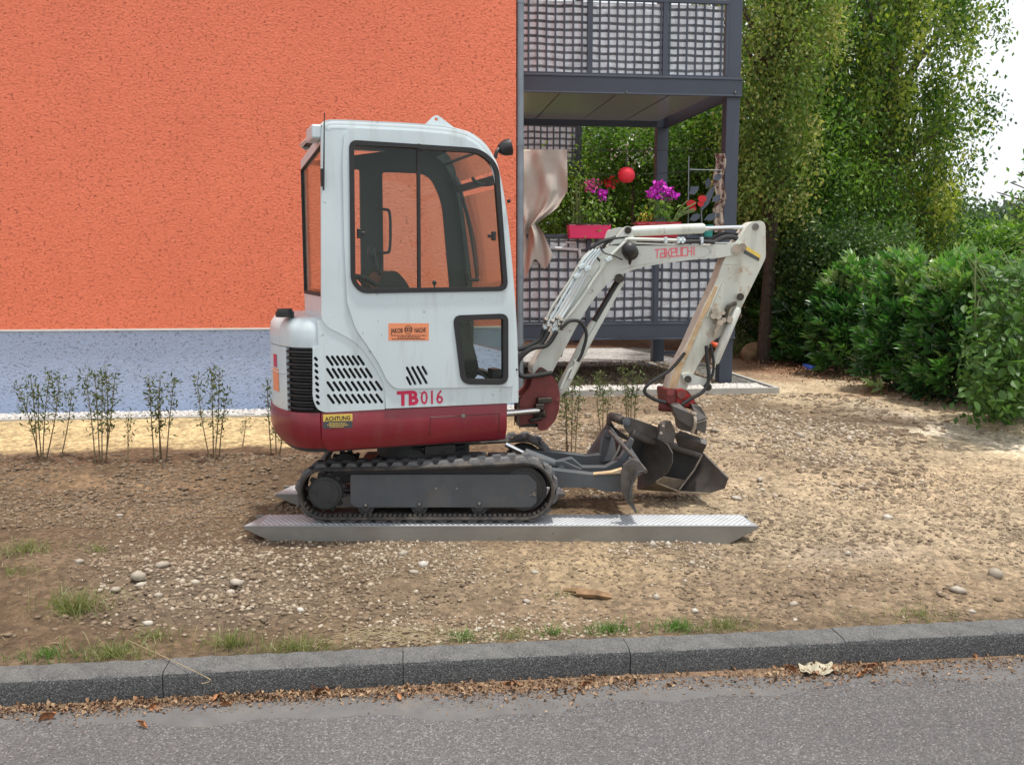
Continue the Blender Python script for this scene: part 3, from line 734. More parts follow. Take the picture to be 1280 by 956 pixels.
# ---- things on the balcony
# curtain gathered at the rail
yc = BY-.09
def curtain():
    L = [(653, 187), (653, 283), (653, 343)]; rows = []
    keys = [(187, 653, 709), (200, 653, 709), (240, 653, 709.5), (262, 653, 697), (283, 653, 671), (296, 653, 679), (325, 653, 690), (331, 653, 691)]
    for k in range(61):
        v = 187+ (331-187)*k/60
        for a, b in zip(keys, keys[1:]):
            if a[0] <= v <= b[0]: t = (v-a[0])/(b[0]-a[0]); xl = a[1]+(b[1]-a[1])*t; xr_ = a[2]+(b[2]-a[2])*t
        r = []
        for i in range(81):
            s = i/80; wob = 3*math.sin(v*.05)*s*(1-s)
            u = xl+(xr_-xl)*s+wob; vv = v+(v-187)/144*6*math.sin(s*5+.4)+(v > 286)*10*(math.sin(s*9+1))*((v-286)/45)
            near = math.exp(-((v-283)/26)**2)
            dep = .021*math.sin(s*11+v*.02+math.sin(v*.04)*1.5)*(1+2*near)+.006*math.sin(s*29+v*.07)*(.4+2*near)+.03*math.sin(s*4+v*.05)+.012*math.sin(s*9+v*.08)*(v < 275)+.008*math.sin(s*15-v*.10)*(v < 270)+.012*math.sin(v*.11+s*6)
            r.append(PY(u, vv, yc+dep))
        rows.append(r)
    mm = MB(); mm.shell(rows, V(0, .004, 0)); mm.build('curtain', 'curtain_cloth', None, 'beige outdoor curtain tied back beside the downpipe', 'curtain', ang=80)
curtain()
# wires strung across the opening
for pts, lab in (([(650, 187), (780, 188.5), (905, 187)], 'thin upper wire strung across the lower balcony opening'), ([(706, 218), (790, 219), (905, 212)], 'thin middle wire strung across the lower balcony opening')):
    mm = MB(); mm.tube([PY(a, b, BY+.1) for a, b in pts], .005, 6); mm.build('wire', 'black_plastic', None, lab, 'wire')
# lantern
lc = PY(783, 219, BY+.1); ln = thing('lantern', 'round red paper lantern hanging over the balcony railing', 'lantern', lc-V(0, 0, .1))
mm = MB(); k = []
for i in range(25):
    t = math.pi*i/24; rr = .104*math.sin(t)**.8*(1+.03*math.cos(i*math.pi)) if 0 < i < 24 else .02
    k.append([lc+V(max(rr, .02)*math.cos(a), max(rr, .02)*math.sin(a), .094*math.cos(t)) for a in [2*math.pi*j/24 for j in range(25)]])
mm.grid(k); mm.build('shade', 'lantern_paper', ln, ang=60); mm = MB(); mm.tube([lc+V(0, 0, .09), PY(783, 188, BY+.1)], .004, 6); mm.build('cord', 'black_plastic', ln)

def leafblob(c, rad, n, size, mat, name, parent, droop=0, up=.4, aspect=.5, zsc=1.):
    p = np.array(c)+rng.normal(size=(n, 3))*np.array([rad, rad*.8, rad*zsc])*.5
    return leafmesh(name, p, size, mat, parent, aspect=aspect, droop=droop, upn=up)
def planter(u0, u1, v0, v1, mat, label, rim=True):
    y0 = BY-.23; a, b = PY(u0, v0, y0), PY(u1, v1, y0); c = thing('planter', label, 'planter', ((a.x+b.x)/2, y0+.1, b.z))
    mm = MB(); t = .012; q = [(a.x, y0), (b.x, y0), (b.x, y0+.18), (a.x, y0+.18)]
    def sc(d, z): return [V(x+d*(1 if x == a.x else -1), y+d*(1 if y == y0 else -1), z) for x, y in q]
    lo, hi = sc(.02, b.z), sc(0, a.z); mm.hexa(lo, hi); mm.build('box', mat, c, bevel=.008, seg=3)
    if rim:
        mm = MB(); mm.bb(a.x-.01, b.x+.01, y0-.01, y0+.0, a.z-.002, a.z+.02); mm.bb(a.x-.01, b.x+.01, y0+.18, y0+.19, a.z-.002, a.z+.02)
        mm.bb(a.x-.01, a.x, y0+.0001, y0+.1799, a.z-.002, a.z+.02); mm.bb(b.x, b.x+.01, y0+.0001, y0+.1799, a.z-.002, a.z+.02)
        mm.build('rim', 'potting_soil' if mat == 'pink_plastic' else mat, c)
    mm = MB(); mm.bb(a.x+.004, b.x-.004, y0+.004, y0+.176, a.z, a.z+.012); mm.build('soil', 'potting_soil', c, smooth=False)
    return c, a, b, y0
pl, a, b, y0 = planter(711, 764, 281, 298, 'pink_plastic', 'bright pink balcony planter hanging on the railing')
# what grows in it
fl = thing('flowering_plant', 'leafy plant with small purple blooms growing in the pink planter', 'plant', ((a.x+b.x)/2, y0+.09, a.z))
mm = MB()
for i in range(14):
    x = random.uniform(a.x+.05, b.x-.05); tp = V(x+random.uniform(-.1, .15), y0+.1+random.uniform(-.05, .05), a.z+random.uniform(.2, .48)); mm.tube(catmull([V(x, y0+.09, a.z), V(x, y0+.09, a.z)*.5+tp*.5+V(.01, 0, .03), tp], 4), .004, 5)
mm.build('stems', 'stem_green', fl)
leafblob(((a.x*.4+b.x*.6), y0+.1, a.z+.14), .26, 260, .06, 'green_leaves', 'foliage', fl, zsc=.9)
for u, v, r_, mt in ((752, 243, .055, 'magenta_petal'), (738, 233, .07, 'pink_petal')):
    c = PY(u, v, BY-.1); p = np.array(c)+rng.normal(size=(70, 3))*r_*.6; leafmesh('bloom', p, .035, 'green_leaves', fl, aspect=1.).data.materials[0] = M[mt]
rd = thing('red_flower', 'single red bloom on a thin stalk left of the lantern', 'flower', PY(761, 281, BY+.3))
p = np.array(PY(761, 229, BY+.3))+rng.normal(size=(60, 3))*.028; o = leafmesh('bloom', p, .04, 'green_leaves', rd, aspect=1.); o.data.materials[0] = M['red_petal']
mm = MB(); mm.tube([PY(761, 281, BY+.3), PY(761, 229, BY+.3)], .004, 5); mm.build('stem', 'stem_green', rd)
gr = thing('reed_plant', 'tall dark reeds standing at the left end of the pink planter', 'plant', PY(724, 281, BY-.12))
mm = MB()
for i in range(16):
    mm.tube([PY(722+random.uniform(-3, 4), 281, BY-.12), PY(723+random.uniform(-5, 5), 215+random.uniform(0, 25), BY-.12+random.uniform(-.04, .04))], [.005, .001], 4)
mm.build('blades', 'stem_green', gr)
pr, a, b, y0 = planter(797, 850, 279.5, 297, 'red_plastic', 'dark red balcony planter behind the arm cylinder')
orc = thing('orchid', 'magenta orchid cluster rising from the dark red planter', 'plant', ((a.x+b.x)/2, y0+.09, a.z))
mm = MB()
for i in range(9):
    tp = PY(810+i*3.5, 246+random.uniform(-6, 6), BY-.12); bs = PY(812+i*2.5, 280, BY-.12); mm.tube(catmull([bs, (bs+tp)/2+V(random.uniform(-.02, .02), 0, 0), tp], 4), .0045, 5)
mm.build('stems', 'stem_green', orc)
for i, (u, v) in enumerate([(812, 243), (818, 238), (823, 234), (826, 241), (832, 238), (838, 240), (842, 244), (815, 247), (829, 246), (821, 245), (836, 246), (824, 229)]):
    c = PY(u, v, BY-.12+random.uniform(-.05, .05)); p = np.array(c)+rng.normal(size=(16, 3))*.018
    o = leafmesh('bloom', p, .045, 'green_leaves', orc, aspect=1.2); o.data.materials[0] = M['magenta_petal']
leafblob(PY(822, 264, BY-.12), .20, 170, .07, 'green_leaves', 'foliage', orc, zsc=.7)
mm = MB()
for i in range(9):
    bs = PY(838+random.uniform(-4, 4), 281, BY-.12); tp = PY(846+random.uniform(-14, 26), 248+random.uniform(0, 20), BY-.12); mm.tube(catmull([bs, (bs+tp)/2+V(0, 0, .04), tp], 4), [.008]*4+[.007]*4+[.001], 4)
mm.build('blades', 'stem_green', orc)
yl = thing('yellow_flower', 'small yellow blossoms at the left of the dark red planter', 'flower', PY(808, 281, BY-.12))
p = np.array(PY(808, 271, BY-.12))+rng.normal(size=(70, 3))*np.array([.055, .03, .03]); o = leafmesh('bloom', p, .03, 'green_leaves', yl, aspect=1.); o.data.materials[0] = M['yellow_petal']
leafblob(PY(808, 277, BY-.12), .12, 60, .05, 'green_leaves', 'foliage', yl)
# metal leaf ornament with a red butterfly
orn = thing('plant_stake', 'dark metal garden ornament with leaves and a red butterfly near the corner post', 'ornament', PY(873, 282, BY-.05))
mm = MB(); mm.tube([PY(861, 195, BY-.05), PY(860, 296, BY-.05)], .006, 6); mm.tube([PY(878, 300, BY-.05), PY(876, 250, BY-.05)], .006, 6)
mm.tube([PY(862, 212, BY-.05), PY(902, 213, BY-.05)], .005, 6); sep(mm, 'rod', 'zinc', orn)
for (u0, v0, u1, v1, wd) in ((876, 265, 894, 230, 9), (862, 236, 870, 236, 7), (861, 243, 874, 233, 9), (862, 275, 877, 268, 9), (880, 275, 900, 267, 9), (890, 252, 902, 244, 8), (892, 225, 903, 218, 8), (886, 222, 884, 236, 8)):
    A, B = PY(u0, v0, BY-.06), PY(u1, v1, BY-.04); d = B-A; sd = d.cross(V(0, 1, 0)).normalized()*wd*.0095*.5
    mm = MB(); mm.prism([A, A+d*.35+sd, A+d*.7+sd*.8, B, A+d*.7-sd*.8, A+d*.35-sd], V(0, .004, 0)); mm.build('metal_leaf', 'anthracite', orn, smooth=False)
mm = MB()
for s in (-1, 1):
    for (dx, dz, ww, hh) in ((7, -5, 6, 4.5), (5, 4, 4.5, 3.5)):
        c = PY(871+s*dx, 255+dz*.7+s*-3, BY-.09); k = [c+V(math.cos(q)*ww*.0097, .01*math.cos(q)*s, math.sin(q)*hh*.0097) for q in [i*.6283 for i in range(10)]]; mm.prism(k, V(0, .004, 0))
mm.build('butterfly', 'red_petal', orn, smooth=False)
# patterned cloth hanging by the corner post
rows = []
for k in range(30):
    v = 192+k*3.4; r = []
    for i in range(9):
        u = 893+i*1.6+2*math.sin(k*.5)+ (v-192)*.0; r.append(PY(u-(v > 270)*(v-270)*.12, v, BY-.03+.02*math.sin(i*1.5+k*.35)))
    rows.append(r)
pm('print_cloth', (.42, .34, .28), .8, var=.2, vs=9, dirt=(.12, .06, .05), da=.5, ds=14, edge=.04)
mm = MB(); mm.shell(rows, V(0, .003, 0)); mm.build('hanging_cloth', 'print_cloth', None, 'narrow brown patterned cloth hanging against the corner post', 'cloth')
mm = MB(); a = PY(885, 296, BY-.1); mm.tube([a, a+V(0, 0, .14)], [.05, .062], 16); mm.build('flower_pot', 'teal_plastic', None, 'small teal pot on the railing near the corner post', 'pot')
# round-topped things on the left of the balcony rail
tb = thing('folding_rack', 'small metal rack hanging on the railing right of the curtain', 'rack', PY(705, 320, BY-.1))
mm = MB(); mm.tube([PY(693, 310, BY-.1), PY(722, 312, BY-.1)], .018, 8); mm.tube([PY(707, 303, BY-.1), PY(720, 303, BY-.1)], .012, 8); sep(mm, 'bar', 'aluminium', tb)
mm = MB(); mm.tube([PY(724, 311, BY-.1), PY(725, 320, BY-.1)], .02, 8); mm.build('hook', 'aluminium', tb)
# ================================================================== EXCAVATOR
TZ = 5.66                                        # distance of the near track's outer face
TC = P(530, 640, TZ+.49); TC.z = .10
exc = thing('mini_excavator', 'red and white mini excavator with closed cab standing on two metal ramps', 'excavator', (TC.x, TC.y, .10))
TF = Frame((TC.x, TC.y, 0), RT)                  # undercarriage frame, w=+.49 is the near face
UF = Frame((TC.x, TC.y, 0), RT*math.cos(R(20))+FH*math.sin(R(20)))   # upper structure, turned 20 degrees
def tube_at(fr, pts, w, r, n=8, k=6): return MB().tube(catmull([fr.at(x, y, w) for x, y in pts], k), r, n)

# ---- tracks
def stadium(c0, r0, c1, r1, n=20):               # centres in (s,h); returns closed list going round, anticlockwise
    out = []
    for i in range(n+1): a = math.pi/2+math.pi*i/n; out.append((c0[0]+r0*math.cos(a), c0[1]+r0*math.sin(a)))
    for k in range(1, 12): t = k/12; out.append((c0[0]+(c1[0]-c0[0])*t, (c0[1]-r0)*(1-t)+(c1[1]-r1)*t))
    for i in range(n+1): a = -math.pi/2+math.pi*i/n; out.append((c1[0]+r1*math.cos(a), c1[1]+r1*math.sin(a)))
    for k in range(1, 12): t = k/12; out.append((c1[0]+(c0[0]-c1[0])*t, (c1[1]+r1)*(1-t)+(c0[1]+r0)*t-.008*math.sin(t*math.pi)))
    return out
c0 = TF.tr(405, 618, .49); c1 = TF.tr(656, 614, .49)
gh = .10
R0, R1 = c0[1]-gh-.022, c1[1]-gh-.022
def belt(w_in, w_out):
    A = stadium(c0, R0, c1, R1); B = stadium(c0, R0-.022, c1, R1-.022); n = len(A); mb = MB()
    prof = [(1, w_in), (1, w_out-.0), (.9, w_out+.0), (0, w_out), (0, w_in)]
    rows = [[TF.pt(*((a[0]*(t)+b[0]*(1-t)), w_, (a[1]*t+b[1]*(1-t)))) for (t, w_) in ((1, w_in), (1, w_out-.012), (.6, w_out), (0, w_out-.004), (0, w_in+.004), (.6, w_in-.0))] for a, b in zip(A, B)]
    k = 6
    for r in rows: mb.v += r
    for i in range(n):
        j = (i+1) % n
        for q in range(k): q2 = (q+1) % k; mb.f.append((i*k+q, i*k+q2, j*k+q2, j*k+q))
    return mb, A
lug_mesh = None
for side in (1, -1):
    w_out = .49*side; w_in = w_out-.23*side; lo, hi = min(w_out, w_in), max(w_out, w_in)
    mb, A = belt(lo, hi); tr = mb.build('track', 'track_rubber', exc, label='near rubber track' if side == 1 else 'far rubber track')
    # lugs
    per = [0]
    for i in range(len(A)): a, b = A[i], A[(i+1) % len(A)]; per.append(per[-1]+math.hypot(b[0]-a[0], b[1]-a[1]))
    NL = 38
    for k in range(NL):
        d = per[-1]*k/NL; i = max(j for j in range(len(A)) if per[j] <= d); t = (d-per[i])/(per[i+1]-per[i]+1e-9); a, b = A[i], A[(i+1) % len(A)]
        s, h = a[0]+(b[0]-a[0])*t, a[1]+(b[1]-a[1])*t; dx, dz = (b[0]-a[0]), (b[1]-a[1]); L = math.hypot(dx, dz); dx /= L; dz /= L
        nx, nz = dz, -dx
        if lug_mesh is None:
            q = MB()
            for sg in (0, 1):     # two staggered blocks, tapered
                y0, y1 = ((-.098, .002), (-.002, .098))[sg]; o_ = .022 if sg else -.022
                q.hexa([V(o_-.038, y0, -.004), V(o_+.038, y0, -.004), V(-o_+.038, y1, -.004), V(-o_-.038, y1, -.004)] if 0 else
                       [V(o_-.042, y0, -.004), V(o_+.042, y0, -.004), V(o_+.042, y1, -.004), V(o_-.042, y1, -.004)],
                       [V(o_-.022, y0+.012, .020), V(o_+.022, y0+.012, .020), V(o_+.022, y1-.012, .020), V(o_-.022, y1-.012, .020)])
            lg = q.build('tread_lug', 'lit_lug_rubber', smooth=False); lug_mesh = lg
        else: lg = lug_mesh.copy(); COL.objects.link(lg)
        lg.parent = tr; X = TF.u*dx+UP*dz; Zx = TF.u*nx+UP*nz; Yx = Zx.cross(X)
        Mx = Matrix((X, Yx, Zx)).transposed().to_4x4(); Mx.translation = TF.pt(s, (lo+hi)/2, h)-WLOC[exc]; lg.matrix_local = Mx
    # inner teeth along the belt edge
    q = MB(); B = stadium(c0, R0-.030, c1, R1-.030)
    pr = [0]
    for i in range(len(B)): a, b = B[i], B[(i+1) % len(B)]; pr.append(pr[-1]+math.hypot(b[0]-a[0], b[1]-a[1]))
    for k in range(110):
        d = pr[-1]*k/110; i = max(j for j in range(len(B)) if pr[j] <= d); t = (d-pr[i])/(pr[i+1]-pr[i]+1e-9); a, b = B[i], B[(i+1) % len(B)]
        s, h = a[0]+(b[0]-a[0])*t, a[1]+(b[1]-a[1])*t; L = math.hypot(b[0]-a[0], b[1]-a[1]); ex = TF.u*((b[0]-a[0])/L)+UP*((b[1]-a[1])/L); ez = TF.n.cross(ex)
        
        if h < c0[1]-.06: q.box(TF.pt(s, hi-.03, h), ex*.009, TF.n*.022, ez*.006)
    q.build('belt_teeth', 'track_rubber', tr, kind='stuff', smooth=False)
    # side frame, wheels
    sg = 1
    wf = hi-.045
    pts = [(438, 593), (661, 593), (671, 603), (671, 628), (664, 634), (444, 634), (438, 629)]
    fr = MB().plate(TF.pt, rpoly(TF.trs(pts, wf), .01, 2), [], lo+.05, wf).build('track_frame', 'steel_gray', exc, bevel=.004)
    if side == 1:
        q = MB()
        for u, v in ((457, 631), (524, 630), (599, 629)): q.tube([TF.at(u, v, wf-.005), TF.at(u, v, wf+.012)], [.016, .010], 8)
        sep(q, 'bolt', 'bolt_steel', fr)
        q = MB()
        for u, v in ((545, 610.5), (571, 610.5)): q.tube([TF.at(u, v, wf-.005), TF.at(u, v, wf+.006)], .008, 8)
        sep(q, 'bolt', 'bolt_steel', fr)
        q = MB().plate(TF.pt, TF.trs([(432, 586), (660, 581), (672, 590), (672, 592.8), (432, 592.8)], wf), [], lo+.05, wf-.02)
        q.build('frame_top', 'black_plastic', fr)
    for (c, r_, nm) in ((c0, R0-.05, 'sprocket'), (c1, R1-.05, 'idler_wheel')):
        q = MB()
        if nm == 'sprocket':
            k = [];
            for i in range(48): rr = r_+(.010 if (i//2) % 2 else -.014); a = 2*math.pi*i/48; k.append((c[0]+rr*math.cos(a), c[1]+rr*math.sin(a)))
            q.plate(TF.pt, k, [], hi-.09, hi-.065); o = q.build(nm, 'undercarriage_steel', exc, bevel=.002)
            q = MB(); q.tube([TF.pt(c[0], hi-.066, c[1]), TF.pt(c[0], hi-.035, c[1]), TF.pt(c[0], hi-.026, c[1])], [.108, .108, .100], 32); q.tube([TF.pt(c[0], hi-.04, c[1]), TF.pt(c[0], hi-.020, c[1])], [.092, .088], 32); hb = q.build('hub', 'undercarriage_steel', o)
            q = MB()
            for i in range(3): a = i*2.094+.9; q.tube([TF.pt(c[0]+.06*math.cos(a), hi-.03, c[1]+.06*math.sin(a)), TF.pt(c[0]+.06*math.cos(a), hi-.012, c[1]+.06*math.sin(a))], .009, 6)
            sep(q, 'bolt', 'undercarriage_steel', o)
        else:
            q.tube([TF.pt(c[0], hi-.15, c[1]), TF.pt(c[0], hi-.06, c[1])], r_, 40); q.tube([TF.pt(c[0], hi-.06, c[1]), TF.pt(c[0], hi-.056, c[1])], [r_-.02, r_-.03], 40)
            o = q.build(nm, 'undercarriage_steel', exc, bevel=.004)
            q = MB(); q.tube([TF.at(666, 617, hi-.075), TF.at(668, 617, hi-.03)], .014, 8); q.tube([TF.at(663, 619, hi-.05), TF.at(671, 615, hi-.03)], .008, 8); q.build('grease_valve', 'bolt_steel', o)
    for u in (457, 524, 599):
        s, h = TF.tr(u, 636, wf); q = MB(); q.tube([TF.pt(s, lo+.06, h+.012), TF.pt(s, wf-.012, h+.012)], .052, 24); q.tube([TF.pt(s, wf-.012, h+.012), TF.pt(s, wf-.002, h+.012)], [.036, .03], 20)
        q.build('roller', 'undercarriage_steel', exc)
# carbody between tracks and slewing ring
q = MB(); q.box(TF.pt(0, 0, .30), TF.u*.42, TF.n*.25, UP*.12); q.box(TF.pt(0, 0, .44), TF.u*.30, TF.n*.27, UP*.03); q.build('carbody', 'undercarriage_steel', exc, bevel=.01)
q = MB(); q.tube([TF.pt(0, 0, .46), TF.pt(0, 0, .575)], .31, 40); q.build('slewing_ring', 'undercarriage_steel', exc)
# swing-motor clutter seen under the skirt
q = MB(); q.box(UF.pt(.02, .30, .545), UF.u*.10, UF.n*.06, UP*.028); q.tube([UF.pt(-.1, .33, .55), UF.pt(.12, .34, .545), UF.pt(.2, .28, .54)], .018, 8); q.tube([UF.pt(-.15, .3, .56), UF.pt(.05, .36, .535)], .010, 8)
q.build('hydraulic_motor', 'black_plastic', exc)

# ---- dozer arms, cylinder and blade
def slab(fr, pts, w0, w1): return MB().plate(fr.pt, fr.trs(pts, max(w0, w1)), [], w0, w1)
ARM = [(640, 584), (690, 587), (742, 593), (752, 592), (780, 590), (784, 595), (781, 614), (757, 615), (742, 610), (690, 609), (640, 606)]
da = slab(TF, ARM, .26, .34).build('dozer_arm', 'steel_gray', exc, bevel=.005)
slab(TF, [(742, 593.5), (778, 591.5), (778, 586), (765, 590), (742, 592.5)], .30, .355).build('worn_edge', 'rusty_paint', da)
s_ = [TF.tr(x, y, .34) for x, y in ARM]
q = MB().plate(TF.pt, s_, [], -.34, -.26); da2 = q.build('dozer_arm', 'steel_gray', exc, bevel=.005)
q = slab(TF, [(697, 577), (715, 573), (728, 584), (757, 584), (775, 574), (789, 548), (793, 550), (781, 580), (765, 594), (745, 596), (700, 594)], -.05, .03); q.build('blade_frame', 'steel_gray', exc, bevel=.004)
q = MB(); q.tube([TF.at(655, 567, .12), TF.at(697, 583, .12)], .040, 20); dc = q.build('dozer_cylinder', 'steel_gray', exc, bevel=.004)
q = MB(); q.tube([TF.at(632, 555, .12), TF.at(656, 567.5, .12)], .018, 16); q.build('rod', 'chrome', dc)
q = slab(TF, [(694, 577), (704, 576), (727, 586), (727, 592), (697, 592)], .17, .195); q.build('lug', 'steel_gray', exc, bevel=.004)
q = MB(); q.tube([TF.at(701.5, 585, .0), TF.at(701.5, 585, .22)], .020, 16); q.tube([TF.at(701.5, 585, .22), TF.at(701.5, 585, .226)], .010, 12); sep(q, 'pin', 'steel_gray', exc)
q = MB(); q.box(TF.pt(.50, .12, .43), TF.u*.06, TF.n*.05, UP*.05); q.build('cylinder_mount', 'undercarriage_steel', exc, bevel=.006)
# blade: curved plate across the machine, seen from its near end
BL = [(808, 588), (800, 590), (793, 600), (790, 612), (789, 622), (791, 632), (797, 641)]
BLs = [TF.tr(x, y, .49) for x, y in BL]; dxs = .04
rows = [[TF.pt(a, w_, h) for a, h in BLs] for w_ in (.49, .3, .0, -.3, -.49)]
bk = [[TF.pt(a-.014, w_, h) for a, h in BLs] for w_ in (.49, .3, .0, -.3, -.49)]
bl = MB().shell(rows, thick=bk).build('dozer_blade', 'steel_gray', exc, label='dozer blade standing on edge')
q = slab(TF, [(779, 581), (790, 573), (800, 577), (808, 589), (797, 596), (791, 606), (790, 622), (796, 640), (783, 628), (776, 612), (776, 594)], .45, .475); q.build('end_plate', 'bucket_steel', bl, bevel=.004)
q = MB(); q.tube([TF.at(790, 586, .44), TF.at(790, 586, .505)], .024, 14); q.tube([TF.at(790, 597, .44), TF.at(790, 597, .50)], .018, 12); q.tube([TF.at(789, 624, .44), TF.at(789, 624, .50)], .018, 12); sep(q, 'pin', 'greasy', bl)
q = MB(); q.tube([TF.at(762, 539, -.2), TF.at(790, 569, .2), TF.at(807, 589, .485)], [.014, .014, .014], 8); q.build('edge_bar', 'bucket_steel', bl)
# far part of the blade with its ribs
q = MB(); Z1, Z2 = 6.62, 6.2
q.prism([P(724, 583, 6.75), P(733, 566, 6.75), P(758, 529, 6.7), (P(764, 536, 6.6)), P(752, 578, 6.5)], RT*.012+FH*.02)
q.prism([P(758, 529, 6.68), P(764, 536, 6.5), P(806, 589, 6.1), P(790, 600, 6.1), P(760, 590, 6.4), P(748, 580, 6.5)], RT*.01+FH*.03); q.build('blade_back', 'steel_gray', bl, bevel=.003)
q = MB(); q.prism([P(747, 577, 6.45), P(751, 545, 6.5), P(757, 537, 6.5), P(763, 538, 6.5), P(768, 552, 6.4), P(770, 566, 6.35), P(765, 575, 6.35)], -FH*.03); rb = q.build('rib', 'steel_gray', bl, bevel=.004)
q = MB(); q.tube([P(760, 542, 6.46), P(760, 542, 6.38)], .026, 16); q.build('pivot_eye', 'undercarriage_steel', bl)
q = MB(); q.tube(catmull([P(776, 548, 6.35), P(773, 562, 6.3), P(764, 578, 6.25), P(752, 590, 6.2)]), .007, 6); q.tube(catmull([P(787, 562, 6.3), P(783, 574, 6.25), P(772, 588, 6.15)]), .007, 6); sep(q, 'weld_rib', 'bucket_steel', bl)

# ---- upper structure: plan outline (s,w) from near front round the tail to far front
def plan(ins=0., s_front=.438, Rr=.99, wn=.49, rc=.12):
    wn = wn-ins; Rr = Rr-ins; out = [(s_front, wn)]; sc = -math.sqrt(Rr*Rr-wn*wn)
    a0 = math.atan2(wn, sc)       # angle of the corner
    # corner fillet: quadratic from side point to arc point
    A = Vector((sc+rc, wn)); C = Vector((sc, wn)); aa = a0+rc/Rr; B = Vector((Rr*math.cos(aa), Rr*math.sin(aa)))
    for t in np.linspace(0, 1, 7): q = A*(1-t)**2+C*2*t*(1-t)+B*t*t; out.append((q.x, q.y))
    far = 2*math.pi-a0-rc/Rr
    for t in np.linspace(0, 1, 20)[1:-1]: a = aa+(far-aa)*t; out.append((Rr*math.cos(a), Rr*math.sin(a)))
    B = Vector((Rr*math.cos(far), Rr*math.sin(far))); C = Vector((sc, -wn)); A = Vector((sc+rc, -wn))
    for t in np.linspace(0, 1, 7): q = B*(1-t)**2+C*2*t*(1-t)+A*t*t; out.append((q.x, q.y))
    out.append((s_front, -wn)); return out
def resample(pl, a, b, n):
    """part of a polyline between arc-length fractions measured in metres from its start"""
    d = [0]
    for p, q in zip(pl, pl[1:]): d.append(d[-1]+math.dist(p, q))
    out = []
    for k in range(n+1):
        x = a+(b-a)*k/n; x = min(max(x, 0), d[-1]-1e-6); i = max(j for j in range(len(d)-1) if d[j] <= x); t = (x-d[i])/(d[i+1]-d[i])
        out.append((pl[i][0]+(pl[i+1][0]-pl[i][0])*t, pl[i][1]+(pl[i+1][1]-pl[i][1])*t))
    return out, d[-1]
_, PL = resample(plan(), 0, 1, 1)
hA = UF.tr(403, 516, .49)[1]; hB = UF.tr(403, 566, .49)[1]          # red band top, bottom
seam = .438-UF.tr(401, 530, .49)[0]                                   # arc length of the seam from the front
def band(a, b, prof, n, name, mat, **kw):       # prof: list of (inset, h); wraps the plan outline between arc lengths
    rows = []
    for ins, h in prof:
        pl = plan(ins); L = resample(pl, 0, 1, 1)[1]; sc = L/PL
        rows.append([UF.pt(p[0], p[1], h) for p in resample(pl, a*sc, b*sc, n)[0]])
    bk = []
    for ins, h in prof:
        pl = plan(ins+.02); L = resample(pl, 0, 1, 1)[1]; sc = L/PL
        bk.append([UF.pt(p[0], p[1], h) for p in resample(pl, a*sc, b*sc, n)[0]])
    return MB().shell(rows, thick=bk).build(name, mat, exc, **kw)
pcw = [(.004, hA), (0, hA-.01), (0, hA-.12), (.012, hA-.17), (.05, hA-.225), (.11, hB+.004), (.16, hB)]
band(seam+.004, PL-seam-.004, pcw, 60, 'counterweight', 'red_paint', label='dark red counterweight, scratched')
psk = [(.004, hA), (0, hA-.008), (0, hA-.15), (.006, hA-.175), (.03, hB+.01), (.045, hB)]
band(.012, seam-.004, psk, 8, 'side_skirt', 'red_paint')
band(PL-seam+.004, PL-.012, psk, 8, 'side_skirt', 'red_paint')
q = MB(); o_ = plan(.03); q.prism([UF.pt(a, b_, hA-.06) for a, b_ in o_], UP*.05); q.prism([UF.pt(a, b_, hB-.012) for a, b_ in plan(.08, .40)], UP*.03); q.build('platform', 'undercarriage_steel', exc, smooth=False)
# nose of the skirt bends in at the front
# hatch outline and lock on the skirt
hp = UF.trs([(538, 521.5), (624, 517.5), (624, 549), (538, 553)], .49)
q = MB()
for a, b_ in (((538, 521.5), (624, 517.0)), ((624, 517), (624, 543)), ((538, 521.5), (537, 545))):
    q.tube([UF.at(*a, .4905), UF.at(*b_, .4905)], .0016, 4)
sep(q, 'hatch_seam', 'black_plastic', exc)
q = MB(); q.tube([UF.at(579, 519.5, .49), UF.at(579, 519.5, .497)], .013, 16); q.tube([UF.at(579, 519.5, .497), UF.at(579, 519.5, .500)], .008, 12); q.build('lock', 'bolt_steel', exc)

# white tail hood
hC = UF.tr(393, 435, .49)[1]; hT = UF.tr(392, 396, .49)[1]
sH = .438-UF.tr(396, 420, .49)[0]
hood = band(sH, PL-sH, [(.012, hC), (.010, hC+.01), (.012, hT-.09), (.02, hT-.05), (.045, hT-.018), (.09, hT-.003), (.16, hT), (.45, hT+.006)], 60, 'engine_hood', 'white_paint')
q = MB(); q.prism([UF.pt(a, b_, hT-.03) for a, b_ in plan(.14, .438-sH)], UP*.02); q.build('hood_deck', 'white_paint', exc, smooth=False)
